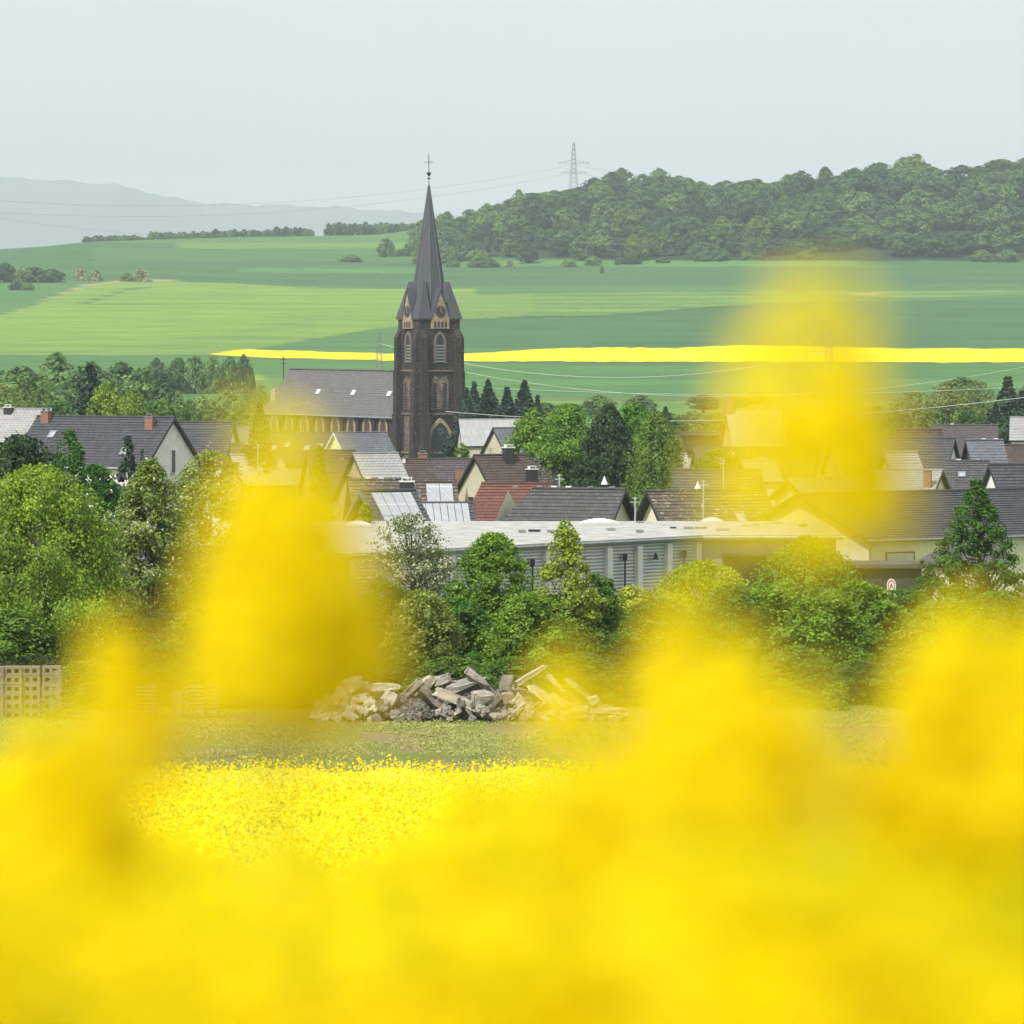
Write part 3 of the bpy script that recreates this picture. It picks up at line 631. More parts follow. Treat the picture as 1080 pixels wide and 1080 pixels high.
def archwin(parent, name, T, w, h, x, z, fr=.3, proud=.16, mf='sand', mp='tracery'):
    mb = MB(); mb.ring(arch(w + 2 * fr, h + fr * 1.3, x=x, z=z), arch(w, h, x=x, z=z), T, proud)
    o = mb.build(name, M[mf], parent)
    mb = MB(); mb.prism(arch(w, h, x=x, z=z), T, .075); mb.build('pane', M[mp], o); return o
mb = MB()
def bxuv(mb, x0, x1, y0, y1, z0, z1, mi=0):
    mb.poly([(x0, y0, z0), (x1, y0, z0), (x1, y0, z1), (x0, y0, z1)], mi, [(x0, z0), (x1, z0), (x1, z1), (x0, z1)])
    mb.poly([(x0, y1, z0), (x0, y0, z0), (x0, y0, z1), (x0, y1, z1)], mi, [(y1, z0), (y0, z0), (y0, z1), (y1, z1)])
    mb.poly([(x1, y0, z0), (x1, y1, z0), (x1, y1, z1), (x1, y0, z1)], mi, [(y0, z0), (y1, z0), (y1, z1), (y0, z1)])
    mb.poly([(x1, y1, z0), (x0, y1, z0), (x0, y1, z1), (x1, y1, z1)], mi, [(x1, z0), (x0, z0), (x0, z1), (x1, z1)])
    mb.poly([(x0, y0, z1), (x1, y0, z1), (x1, y1, z1), (x0, y1, z1)], mi)
bxuv(mb, -HB, HB, -HB, HB, -2, 25.3)
tw = mb.build('tower', M['basalt'], ch)
for (z, h, p) in ((8.3, .35, .22), (15.9, .3, .2), (25.0, .35, .25), (1.5, .4, .25)):
    mb = MB(); bxuv(mb, -HB - p, HB + p, -HB - p, HB + p, z, z + h); mb.build('string_course', M['sandd'], tw)
# buttresses: a pair at each corner, stepped, with sloped tops
for cx in (-1, 1):
    for cy in (-1, 1):
        for ax_ in (0, 1):
            mb = MB()
            for (z0, z1, pr, wd) in ((-2, 8.4, 1.25, 1.5), (8.4, 15.9, 1.05, 1.35), (15.9, 21.8, .85, 1.2)):
                if ax_ == 0: x0, x1 = sorted((cx * HB, cx * (HB + pr))); y0, y1 = sorted((cy * HB, cy * (HB - wd)))
                else: x0, x1 = sorted((cx * HB, cx * (HB - wd))); y0, y1 = sorted((cy * HB, cy * (HB + pr)))
                bxuv(mb, x0, x1, y0, y1, z0, z1)
                if z1 > 21:   # weathered top
                    if ax_ == 0:
                        a, b = cx * HB, cx * (HB + pr)
                        mb.poly([(b, y0, z1), (b, y1, z1), (a, y1, z1 + 1.5), (a, y0, z1 + 1.5)]); mb.poly([(b, y0, z1), (a, y0, z1), (a, y0, z1 + 1.5)]); mb.poly([(b, y1, z1), (a, y1, z1), (a, y1, z1 + 1.5)])
                    else:
                        a, b = cy * HB, cy * (HB + pr)
                        mb.poly([(x0, b, z1), (x1, b, z1), (x1, a, z1 + 1.5), (x0, a, z1 + 1.5)]); mb.poly([(x0, b, z1), (x0, a, z1), (x0, a, z1 + 1.5)]); mb.poly([(x1, b, z1), (x1, a, z1), (x1, a, z1 + 1.5)])
            mb.build('buttress', M['basalt'], tw)
for k in range(4):
    T = Tface(k)
    # light masonry field round the openings
    mb = MB(); mb.prism([(-1.75, 9.2), (1.75, 9.2), (1.75, 14.2), (1.0, 15.2), (0, 14.6), (-1.0, 15.2), (-1.75, 14.2)], T, .05); mb.build('stone_panel', M['basalt2'], tw)
    if k != 0: mb = MB(); mb.prism([(-1.6, 0), (1.6, 0), (1.6, 8.2), (-1.6, 8.2)], T, .05); mb.build('stone_panel', M['basalt2'], tw)
    bw = archwin(tw, 'belfry_window', T, 1.5, 5.0, 0, 17.4, .45, .2, 'sandd', 'dark')
    mb = MB()
    for i in range(6):
        z = 17.6 + i * .55; mb.prism([(-.74, z), (.74, z), (.74, z + .16), (-.74, z + .16)], T, .14)
    mb.build('louvre', M['louvre'], bw)
    for x in (-1.0, 1.0): archwin(tw, 'lancet_window', T, .75, 4.6, x, 9.4, .32, .14, 'basalt2', 'dark')
    # gable with clock
    gp = [(-1.75, 23.4), (1.75, 23.4), (1.75, 25.2), (0, 29.9), (-1.75, 25.2)]
    mb = MB(); mb.prism(gp, T, .32); go = mb.build('gable', M['sand'], tw)
    mb = MB()
    for x in (-1.05, -.35, .35, 1.05): mb.prism(arch(.42, 1.1, 5, x, 23.6), T, .36)
    mb.build('blind_arcade', M['dark'], go)
    ci = [(1.0 * math.cos(2 * math.pi * i / 24), 26.4 + 1.0 * math.sin(2 * math.pi * i / 24)) for i in range(24)]
    mb = MB(); mb.prism(ci, T, .42); co = mb.build('clock', M['dark'], go)
    mb = MB(); mb.prism([(-.05, 26.4), (.05, 26.4), (.05, 27.2), (-.05, 27.2)], T, .47); mb.prism([(0, 26.33), (.55, 26.1), (.58, 26.2), (0, 26.47)], T, .475)
    for i in range(12):
        a = i * math.pi / 6; mb.prism(rect(.84 * math.cos(a), 26.35 + .84 * math.sin(a), .1, .1), T, .46)
    mb.build('clock_hands', M['sand'], co)
    # gable saddle roof running back into the spire
    mb = MB()
    for sg in (-1, 1):
        A = T @ Vector((0, -.45, 30.6)); B = T @ Vector((sg * 2.05, -.45, 25.05)); C2 = T @ Vector((sg * 2.05, 3.2, 25.05)); D = T @ Vector((0, 3.2, 30.6))
        A2, B2 = T @ Vector((0, -.45, 30.15)), T @ Vector((sg * 1.85, -.45, 25.0)); 
        mb.poly([A, B, C2, D], 0, [(0, 0), (0, -6), (3.5, -6), (3.5, 0)]); mb.poly([A, B, B2, A2])
        mb.poly([A2, B2, T @ Vector((sg * 1.85, 3.2, 25.0)), T @ Vector((0, 3.2, 30.15))])
    mb.build('gable_roof', M['spire'], tw)
# portal
po = archwin(tw, 'portal', Tface(0), 3.9, 7.0, 0, 0, .6, .3, 'sand', 'doorblue')
mb = MB(); T = Tface(0)
mb.prism(rect(0, 0, .12, 3.4), T, .12); mb.prism(rect(0, 3.4, 3.8, .15), T, .12); mb.prism(rect(-1, 3.5, .1, 2.2), T, .1); mb.prism(rect(1, 3.5, .1, 2.2), T, .1)
mb.build('door_ribs', M['iron'], po)
ci = [(.55 * math.cos(2 * math.pi * i / 20), 5.4 + .55 * math.sin(2 * math.pi * i / 20)) for i in range(21)]; ci2 = [(x * .7, 5.4 + (z - 5.4) * .7) for x, z in ci]
mb = MB(); mb.ring(ci, ci2, T, .14); mb.build('rose_ring', M['slate'], po)
# spire: slender octagon with corner broaches
mb = MB(); n = 8; zb, zt, rb = 25.4, 48.6, 3.55
def oc(r, z): return [(r * math.cos(math.pi / 8 + i * math.pi / 4), r * math.sin(math.pi / 8 + i * math.pi / 4), z) for i in range(8)]
lv = [(rb, zb), (rb * .735, 31.6), (rb * .42, 38.9), (.12, zt)]
for j in range(3):
    a, b = oc(*lv[j]), oc(*lv[j + 1])
    for i in range(8):
        k = (i + 1) % 8; w0 = lv[j][0] * .38; w1 = lv[j + 1][0] * .38
        mb.poly([a[i], a[k], b[k], b[i]], 0, [(-w0, lv[j][1]), (w0, lv[j][1]), (w1, lv[j + 1][1]), (-w1, lv[j + 1][1])])
so_ = mb.build('spire', M['spire'], ch)
for j in range(8):
    mb = MB(); mb.tube([oc(l[0] + .03, l[1])[j] for l in lv], [.09, .08, .07, .04], 4); mb.build('arris', M['arris'], so_)
for cx in (-1, 1):
    for cy in (-1, 1):
        mb = MB(); ro_ = Vector((cx * 2.65, cy * 2.65, 31.6)); cn = Vector((cx * 4.35, cy * 4.35, 25.2))
        A = Vector((cx * 4.35, cy * 1.7, 25.2)); B = Vector((cx * 1.7, cy * 4.35, 25.2)); inn = Vector((cx * .6, cy * .6, 31.6))
        A2 = Vector((cx * 2.2, cy * .5, 25.2)); B2 = Vector((cx * .5, cy * 2.2, 25.2))
        rA = ro_ + Vector((0, -cy * .55, 0)); rB = ro_ + Vector((-cx * .55, 0, 0))
        mb.poly([ro_, cn, A, rA], 0, [(0, 0), (0, -7), (2.6, -7), (.5, 0)]); mb.poly([ro_, cn, B, rB], 0, [(0, 0), (0, -7), (2.6, -7), (.5, 0)])
        mb.poly([rA, A, A2, inn], 0, [(0, 0), (0, -7), (2, -7), (2, 0)]); mb.poly([rB, B, B2, inn], 0, [(0, 0), (0, -7), (2, -7), (2, 0)]); mb.poly([ro_, rA, inn, rB])
        mb.poly([cn, A, A2, B2, B])
        mb.build('corner_broach', M['spire'], so_)
mb = MB(); mb.tube([(0, 0, 48.4), (0, 0, 50)], [.17, .06], 8); mb.build('finial', M['ltmetal'] if 'ltmetal' in M else M['metal'], so_)
mb = MB()
mb.tube([(0, 0, 49.3), (0, 0, 54.2)], [.07, .04], 6); mb.tube([(0, 0, 49.6), (0, 0, 49.75), (0, 0, 49.9)], [.05, .38, .05], 10); mb.tube([(0, 0, 50.1), (0, 0, 50.35), (0, 0, 50.7), (0, 0, 50.9)], [.1, .25, .45, .06], 10)
mb.box((0, 0, 52.6), (1.5, .09, .09), rz=-YA); mb.box((0, 0, 52.6), (.1, .1, 2.2))
mb.build('cross', M['iron'], so_)
# nave
NW, NL = 4.6, 52.0; y0n = HB; ze, zr = 8.35, 15.7; z0n = -2
mb = MB()
mb.poly([(-NW, y0n, z0n), (-NW, y0n + NL, z0n), (-NW, y0n + NL, ze), (-NW, y0n, ze)][::-1], 0, [(0, z0n), (NL, z0n), (NL, ze), (0, ze)][::-1])
mb.poly([(NW, y0n, z0n), (NW, y0n + NL, z0n), (NW, y0n + NL, ze), (NW, y0n, ze)], 0, [(0, z0n), (NL, z0n), (NL, ze), (0, ze)])
y = y0n + NL; mb.poly([(-NW, y, z0n), (NW, y, z0n), (NW, y, ze), (-NW, y, ze)], 0, [(-NW, z0n), (NW, z0n), (NW, ze), (-NW, ze)])
nv = mb.build('nave', M['basalt'], ch)
mb = MB(); ye = y0n + NL + .3
for sg in (-1, 1):
    o_ = .45; zz = ze - (zr - ze) / NW * o_; nr = 20
    for i in range(nr):
        t0, t1 = i / nr, (i + 1) / nr; X = lambda t: sg * (NW + o_) * t; Z = lambda t: zr + .1 + (zz - zr) * t
        e0, e1 = ye - 1.5 * (1 - t0), ye - 1.5 * (1 - t1)
        mb.poly([(X(t0), y0n - .3, Z(t0)), (X(t0), e0, Z(t0)), (X(t1), e1, Z(t1) + .05), (X(t1), y0n - .3, Z(t1) + .05)], 0, [(0, -t0 * 9), (NL, -t0 * 9), (NL, -t1 * 9), (0, -t1 * 9)])
        mb.poly([(X(t1), y0n - .3, Z(t1) + .05), (X(t1), e1, Z(t1) + .05), (X(t1), e1, Z(t1)), (X(t1), y0n - .3, Z(t1))], 0)
    mb.poly([(sg * (NW + o_), y0n, zz - .1), (sg * (NW + o_), ye, zz - .1), (sg * (NW - .2), ye, zz), (sg * (NW - .2), y0n, zz)], 0)
mb.poly([(-NW - .4, ye, zz), (NW + .4, ye, zz), (0, ye - 1.5, zr + .1)], 0, [(-5, 0), (5, 0), (0, 8)])
mb.tube([(0, y0n, zr + .15), (0, ye - 1.5, zr + .15)], .18, 6)
nr_ = mb.build('nave_roof', M['nave'], ch)
mb = MB(); mb.tube([(-NW - .5, y0n, zz), (-NW - .5, ye, zz)], .16, 6); mb.build('gutter', M['metal'], nr_)
for i in range(3):
    y = 10 + i * 14; T = Matrix.Translation((-NW * .55, y, zr - (zr - ze) * .55 + .12)) ; mb = MB(); mb.box((0, 0, .15), (1.0, 1.2, .25)); ob = mb.build('roof_hatch', M['frame'], nr_); ob.matrix_local = T @ Matrix.Rotation(-math.atan((zr - ze) / NW), 4, 'Y')
TL = Matrix(((0, 1, 0, -NW), (-1, 0, 0, 0), (0, 0, 1, 0), (0, 0, 0, 1)))   # on the left long wall
for i in range(8):
    y = y0n + 4.6 + i * 6.2
    archwin(nv, 'nave_window', TL, 2.2, 3.0, -y, 4.6, .62, .1, 'sand', 'tracery')
    mb = MB(); yb = y + 3.1; bxuv(mb, -NW - .5, -NW - .02, yb - .45, yb + .45, z0n, 6.9); mb.poly([(-NW - .5, yb - .45, 6.9), (-NW - .5, yb + .45, 6.9), (-NW - .02, yb + .45, 7.4), (-NW - .02, yb - .45, 7.4)])
    mb.build('buttress', M['basaltd'], nv)
mb = MB(); bxuv(mb, -3.6, -1.9, ye - 2.5, ye - .8, 4, 12.2); mb.build('chimney', M['dirty'], nr_)
# aisle roof in front of the nave wall
mb = MB(); mb.poly([(-NW - .02, y0n + 3, 4.0), (-NW - .02, ye - 6, 4.0), (-NW - 4.5, ye - 6, 1.6), (-NW - 4.5, y0n + 3, 1.6)], 0, [(0, 0), (38, 0), (38, -5), (0, -5)])
mb.poly([(-NW - 4.4, y0n + 3, z0n), (-NW - 4.4, ye - 6, z0n), (-NW - 4.4, ye - 6, 1.6), (-NW - 4.4, y0n + 3, 1.6)], 0); mb.poly([(-NW - 4.4, y0n + 3, z0n), (-NW, y0n + 3, z0n), (-NW, y0n + 3, 4), (-NW - 4.4, y0n + 3, 1.65)], 0)
mb.build('aisle', M['slate'], ch)
# ------------------------------------------------------------------ warehouse
YW = 335
pa, pb, pc = P(545, 572, 352), P(737, 564, YW), P(880, 564, YW + 2)
gw = tzs(5, YW) - .3
WM = dict(dome=plain('acrylic_dome', (.5, .5, .48), .4, var=.15), roof=plain('pale_flat_roof', (.40, .39, .36), .7, var=.45, scale=.9), grey=plain('grey_cladding', (.25, .265, .285), .5, .2, var=.08, scale=.8), pil=plain('white_pilaster', (.66, .66, .64), .5, var=.1))
m_, nt_, b_ = newmat('corrugated_cladding'); tc = N(nt_, 'ShaderNodeTexCoord'); wv = N(nt_, 'ShaderNodeTexWave'); wv.bands_direction = 'Z'; L(nt_, tc.outputs['Object'], wv.inputs[0]); wv.inputs['Scale'].default_value = 1.6
wv.inputs['Distortion'].default_value = .5
L(nt_, ramp(nt_, wv.outputs[1], [(.2, (.30, .31, .315)), (.8, (.62, .635, .665))]), b_.inputs['Base Color']); b_.inputs['Roughness'].default_value = .45; b_.inputs['Metallic'].default_value = .3; bump(nt_, b_, wv.outputs[1], .6, .06); WM['corr'] = m_
wh = empty('warehouse', (0, YW, gw), 'long grey warehouse with white flat roof, corrugated cladding and pilasters', 'warehouse')
zr_ = pb.z - gw
def W(x, y, z=0): return (x, y - YW, z)
dirv = Vector((11.0 - .3, 335 - 321, 0)).normalized(); outv = Vector((dirv.y, -dirv.x, 0)); ang = math.atan2(dirv.y, dirv.x)
fl = Vector((pb.x, YW, 0)) - dirv * 36      # left front corner of the hall, nearer to the camera
bk = Vector((fl.x - 16, 352, 0))
mb = MB()
mb.poly([W(fl.x, fl.y, 0), W(pb.x, YW, 0), W(pb.x, YW, zr_ - .3), W(fl.x, fl.y, zr_ - .3)]); mb.poly([W(bk.x, bk.y, 0), W(fl.x, fl.y, 0), W(fl.x, fl.y, zr_ - .3), W(bk.x, bk.y, zr_ - .3)]); mb.build('wall', WM['corr'], wh)
mb = MB(); mb.box(W((pb.x + pc.x) / 2, YW + 10.15, (zr_ - .3) / 2), (pc.x - pb.x, 20, zr_ - .3)); ew = mb.build('office_wall', WM['grey'], wh)
mb = MB(); zt = zr_
tp = [W(bk.x - .4, bk.y, zt), W(fl.x - .3, fl.y - .5, zt), W(pb.x + .2, YW - .45, zt), W(pc.x + .4, YW - .45, zt), W(pc.x + .4, YW + 20.5, zt + .05), W(bk.x - .4, YW + 21, zt + .05)]
mb.poly(tp); bt = [(x, y, z - .28) for x, y, z in tp]; mb.poly(bt[::-1])
for i in range(6): mb.poly([tp[i], tp[(i + 1) % 6], bt[(i + 1) % 6], bt[i]][::-1])
wr = mb.build('roof', WM['roof'], wh)
mb = MB(); mb.tube([W(fl.x - .3, fl.y - .62, zt - .14), W(pb.x + .2, YW - .6, zt - .14), W(pc.x + .4, YW - .6, zt - .14)], .09, 6); mb.build('gutter', M['metal'], wr)
for k in range(13):
    d_ = .25 + k * 2.95; p = Vector((pb.x, YW, 0)) - dirv * d_ + outv * .12
    mb = MB(); mb.box(W(p.x, p.y, (zr_ - .45) / 2), (.5, .24, zr_ - .45), rz=ang); mb.build('pilaster', WM['pil'], wh)
    if k in (0, 2, 5, 8):
        p = p - dirv * 1.5 + outv * .1; mb = MB(); mb.tube([W(p.x, p.y, 0), W(p.x, p.y, zr_ - 1.1)], .06, 6); mb.box(W(p.x, p.y, zr_ - 1.05), (.26, .26, .4)); mb.build('downpipe', M['iron'], wh)
    if k in (1, 4, 7):
        p = p - dirv * 1.5 + outv * .15; mb = MB(); mb.box(W(p.x, p.y, zr_ - .95), (.08, .3, .1)); mb.box(W(p.x, p.y, zr_ - 1.1), (.3, .3, .4), taper=.4); mb.build('wall_lamp', M['iron'], wh)
for (px, py, w, yy) in ((378, 553, 1.7, 346), (430, 553, 1.3, 340), (437, 560, 1.5, 326), (632, 549.5, 2.6, 350), (751, 548.5, 1.5, 352)):
    c = P(px, py, yy); mb = MB(); mb.box(W(c.x, yy, zt + .12), (w, 1.3, .16)); 
    for a, b, k in ((.92, .3, 0), (.8, .25, 1), (.6, .15, 2), (.35, .1, 3)): mb.box(W(c.x, yy, zt + .22 + .06 * k), (w * a, 1.2 * a, .07), taper=.85)
    mb.build('dome_skylight', WM['dome'], wr)
for i in range(16):
    px = 545 + i * 20 + random.uniform(-8, 8); c = P(px, 552, 343); mb = MB(); mb.box(W(c.x, 341 + random.uniform(-3, 12), zt + .1), (random.uniform(.3, .9), .5, random.uniform(.06, .14)), rz=random.uniform(-.3, .3)); mb.build('roof_vent', M[random.choice(['iron', 'metal', 'lead'])], wr)
mb = MB(); pd = P(762, 586, YW - .1); pe = P(811, 586, YW - .1); hd = pd.z - gw; mb.box(W((pd.x + pe.x) / 2, YW + .1, hd / 2), (pe.x - pd.x, .35, hd)); do = mb.build('loading_door', plain('dark_blue_gate', (.022, .026, .035), .6), wh)
mb = MB(); mb.box(W((pd.x + pe.x) / 2 + .1, YW - .55, hd + .08), (pe.x - pd.x + .3, 1.2, .12)); mb.build('canopy', M['iron'], do)
# dark flat roofed garage right of the warehouse
ga = empty('garage', tuple(P(930, 640, 338).xy) + (tzs(22, 338),), 'low dark flat-roofed garage in front of the cream house', 'garage')
gz = P(930, 600, 336).z - tzs(22, 338)
mb = MB(); mb.box((-.9, 1.5, gz / 2), (6.4, 5, gz)); mb.build('wall', plain('dark_timber_wall', (.06, .055, .04), .9), ga)
mb = MB(); mb.box((-.9, 1.4, gz + .12), (6.9, 5.6, .22)); mb.poly([(1.6, -1.2, gz + .25), (7.5, -1.2, gz + .25), (7.5, 2.6, gz + 1.45), (4.4, 2.6, gz + 1.45)], 0); mb.poly([(1.6, -1.2, gz + .23), (7.5, -1.2, gz + .23), (7.5, 5, gz + .2), (1.6, 5, gz + .2)]); mb.poly([(1.6, -1.2, gz + .25), (4.4, 2.6, gz + 1.45), (3.2, 5, gz + .25)]); mb.poly([(3.2, 5, gz + .25), (4.4, 2.6, gz + 1.45), (7.5, 2.6, gz + 1.45), (7.5, 5, gz + .25)])
mb.build('roof', M['grey'], ga)
mb = MB(); mb.box((5.2, 1.5, gz / 2), (4.4, 4.6, gz)); mb.build('annex_wall', M['beige'], ga)
# road sign
sg = P(940, 618, 322); sgz = tzs(sg.x, 322)
rs = empty('road_sign', (sg.x, 322, sgz), 'small round white sign with red ring on a post beside the garage', 'sign')
hh = sg.z - sgz
mb = MB(); mb.tube([(0, 0, 0), (0, 0, hh + .3)], .035, 6); mb.build('post', M['metal'], rs)
def disc(r, z, n=28, sx=1): return [(r * sx * math.cos(2*math.pi*i/n), z + r * math.sin(2*math.pi*i/n)) for i in range(n)]
T0 = Matrix.Translation((0, -.04, 0))
mb = MB(); mb.prism(disc(.42, hh, sx=.62) , T0, .03); mb.prism(disc(.42, hh - .3, sx=.62), T0, .028); so2 = mb.build('plate', plain('white_sign', (.75, .72, .70), .5, var=.05), rs)
c1 = disc(.36, hh, sx=.6); c2 = disc(.26, hh, sx=.55)
mb = MB(); mb.ring(c1 + [c1[0]], c2 + [c2[0]], T0, .036); mb.build('red_ring', plain('red_sign', (.6, .12, .1), .5, var=.05), so2)
mb = MB(); mb.poly([(-.1, -.08, hh - .14), (-.05, -.08, hh - .14), (.02, -.08, hh + .15), (-.02, -.08, hh + .15)]); mb.poly([(.1, -.08, hh - .14), (.05, -.08, hh - .14), (-.02, -.08, hh + .15), (.02, -.08, hh + .15)]); mb.poly([(-.07, -.081, hh - .05), (.07, -.081, hh - .05), (.06, -.081, hh), (-.06, -.081, hh)]); mb.build('symbol', M['dark'], so2)
# ------------------------------------------------------------------ far trees: library copies
def lib(n, **k): return [make_tree(seed=100 + i + k.get('sd', 0), **{a: b for a, b in k.items() if a != 'sd'}) for i in range(n)]
FOR = lib(5, H=10, R=4.2, shape='round', base=.12, ncl=38, leaves=4200, leaf=.34, mat='forest', crk=.3, limbs=6) + lib(3, H=10, R=3.4, shape='egg', base=.2, ncl=30, leaves=3200, leaf=.32, mat='forest', crk=.3, limbs=8, sd=20, sparse=.4)
FORL = lib(3, H=10, R=4.2, shape='dome', base=.1, ncl=40, leaves=4200, leaf=.32, mat='mid', crk=.26, limbs=5, sd=40)
BUSH = lib(3, H=10, R=6, shape='dome', base=.02, ncl=40, leaves=3800, leaf=.45, mat='forest', crk=.26, limbs=4, sd=60)
BLOS = lib(1, H=10, R=6, shape='dome', base=.05, ncl=30, leaves=2500, leaf=.4, mat='white', crk=.26, limbs=4, sd=70)
CON = lib(3, H=10, R=2.4, shape='spiky', base=.03, ncl=190, leaves=10000, leaf=.17, mat='conifer', crk=.16, limbs=10, sd=80, flat=.6, droop=.15)
OPEN = lib(2, H=10, R=4.5, shape='dome', base=.08, ncl=60, leaves=4200, leaf=.2, mat='olive', crk=.22, limbs=26, sd=90, sparse=.8)
# hilltop wood on the right, tree by tree: rows from the field edge up to the skyline
def skyl(px): return float(np.interp(px, [440, 452, 470, 500, 540, 568, 580, 600, 628, 660, 700, 730, 745, 760, 800, 840, 870, 910, 945, 965, 990, 1010, 1050, 1080, 1200], [236, 228, 222, 222, 219, 222, 206, 192, 178, 180, 177, 182, 196, 192, 188, 190, 184, 180, 168, 162, 180, 178, 172, 164, 160]))
nf = 0
specs = []
for ri, (Y, n) in enumerate(((3870, 46), (3790, 40), (3710, 40), (3630, 42), (3560, 42), (3490, 44))):
    for i in range(n):
        px = 446 + (i + random.uniform(-.35, .35) + .5) / n * (680 + 20 * ri)
        if ri == 5 and px > 480 and random.random() < .1: continue
        specs.append((ri, px, Y + random.uniform(-35, 35)))
    if ri == 0:
        specs += [(0, 578, 3860), (0, 640, 3850), (0, 716, 3860), (0, 738, 3840), (0, 965, 3850), (0, 955, 3830)]
rown = ['on the skyline', 'in the second row', 'in the third row', 'in the fourth row', 'in the fifth row', 'in the front row']
cnt = {}
for (ri, px, Y) in sorted(specs, key=lambda s: (s[0], s[1])):
    x = (px - 540) / F * Y; g = tzs(x, Y); s = F / Y
    gy = 330 - g * s
    if ri == 0: top = skyl(px) + random.choice((-3, 0, 2, 6, 10)) + random.uniform(-2, 2)
    elif ri == 1: top = max(skyl(px) + 8 + random.uniform(0, 14), gy - 40)
    else: top = gy - random.uniform(22, 38) * (.8 if ri == 5 else 1)
    h = min(34, max(8, (gy - top) / s)); wd = random.uniform(26, 42) * (1.1 if px > 880 and ri >= 2 else 1)
    if px < 560: wd *= .9
    if 880 < px and ri >= 2: me = random.choice(FOR[:5])
    else: me = random.choice(FOR + FORL[:(2 if ri < 2 else 3)])
    k = cnt.get(ri, 0); cnt[ri] = k + 1
    lab = 'light green' if me in FORL else ('slender green' if me in FOR[5:] else 'rounded dark')
    put_tree(me, 'forest_tree', f'{lab} tree {rown[ri]} of the hilltop wood, {ordw(k)} from the left', 'tree', x, Y, wd / s / 2 / 4.2, h / 10, group='trees of the hilltop wood', dz=-1, parts=(ri == 5))
# bushes along the edge of the wood
k = 0
for px, w, h, b in ((500, 16, 9, 0), (516, 22, 10, 0), (538, 12, 8, 1), (655, 14, 9, 0), (668, 20, 9, 0), (700, 16, 7, 0), (742, 20, 12, 0), (760, 24, 14, 0), (790, 16, 9, 0), (850, 20, 10, 0), (1035, 26, 13, 0), (1062, 26, 14, 0), (478, 16, 9, 0), (600, 18, 9, 0), (625, 18, 11, 0)):
    Y = 3440; x = (px - 540) / F * Y; s = F / Y
    put_tree((BLOS[0] if b else random.choice(BUSH)), 'bush', f'low bush at the field edge of the hilltop wood, {ordw(k)} in building order of its row' if 0 else f'low {"whitish" if b else "green"} bush at the field edge below the hilltop wood, {ordw(k)} placed', 'bush', x, Y, w / s / 2 / 6, h / s / 10, group='bushes at the edge of the hilltop wood', dz=-.5, parts=False); k += 1
# skyline hedges on the far field crest (left)
k = 0
for (a, b, top, w) in ((92, 160, 248, 9), (160, 235, 244, 9), (228, 288, 242, 9), (292, 330, 239.5, 9), (347, 440, 234.5, 10)):
    px = a
    while px < b:
        Y = 4330; x = (px - 540) / F * Y; s = F / Y; g = tzs(x, Y); h = P(px, top + random.uniform(-1.5, 1.5), Y).z - g
        put_tree(random.choice(BUSH), 'hedge_tree', f'small tree in the broken hedge line on the left skyline, {ordw(k)} from the left', 'tree', x, Y, w / s / 2 / 6 * random.uniform(.9, 1.3), max(3, h) / 10, group='skyline hedge trees', dz=-.6, parts=False); k += 1
        px += w * .55
# bushes in the slope fields
for px, py, w, h, nm, b, lab in ((5, 298, 26, 20, 'bush', 0, 'dark bush at the left edge of the hillside hedge'), (25, 296, 22, 14, 'bush', 1, 'white blossoming bush in the hillside hedge at the left edge'), (38, 298, 28, 16, 'bush', 0, 'dark bush right of the first white blossom bush'), (55, 298, 26, 14, 'bush', 0, 'dark bush at the right end of the thick hillside hedge'),
    (18, 306, 16, 9, 'bush', 0, 'small bush below the thick hillside hedge'), (30, 306, 14, 8, 'bush', 0, 'second small bush below the thick hillside hedge'), (86, 296, 14, 14, 'bush', 1, 'round whitish bush, single, right of the thick hillside hedge'), (101, 296, 15, 11, 'bush', 1, 'low whitish bush beside the round whitish one'), (134, 297, 14, 9, 'bush', 0, 'low green bush before the hawthorn at the track'),
    (149, 297, 18, 14, 'bush', 1, 'hawthorn with pale blossom where the dirt track meets the hedge'), (408, 271, 17, 19, 'tree', 0, 'round lone tree on the upper slope left of the spire'), (426, 270, 14, 8, 'bush', 0, 'low bush right of the round lone tree'), (370, 276, 24, 7, 'bush', 0, 'flat dark bush in the middle of the upper slope'), (436, 266, 16, 16, 'tree', 0, 'tree partly behind the spire at the slope'), (635, 288, 4, 7, 'bush', 0, 'tiny dark shrub in the field below the hilltop wood')):
    # find the distance at which the ground is seen at py
    Ys = np.linspace(1400, 4300, 600); zz = tz((px - 540) / F * Ys, Ys); pys = toPix((px - 540) / F * Ys, Ys, zz)[1]; Y = float(Ys[np.argmin(np.abs(pys - py))]); s = F / Y
    put_tree(BLOS[0] if b else random.choice(BUSH), nm, lab, nm, (px - 540) / F * Y, Y, w / s / 2 / 5.2, h / s / 9.5, group='lone bushes on the slope', dz=-.3)
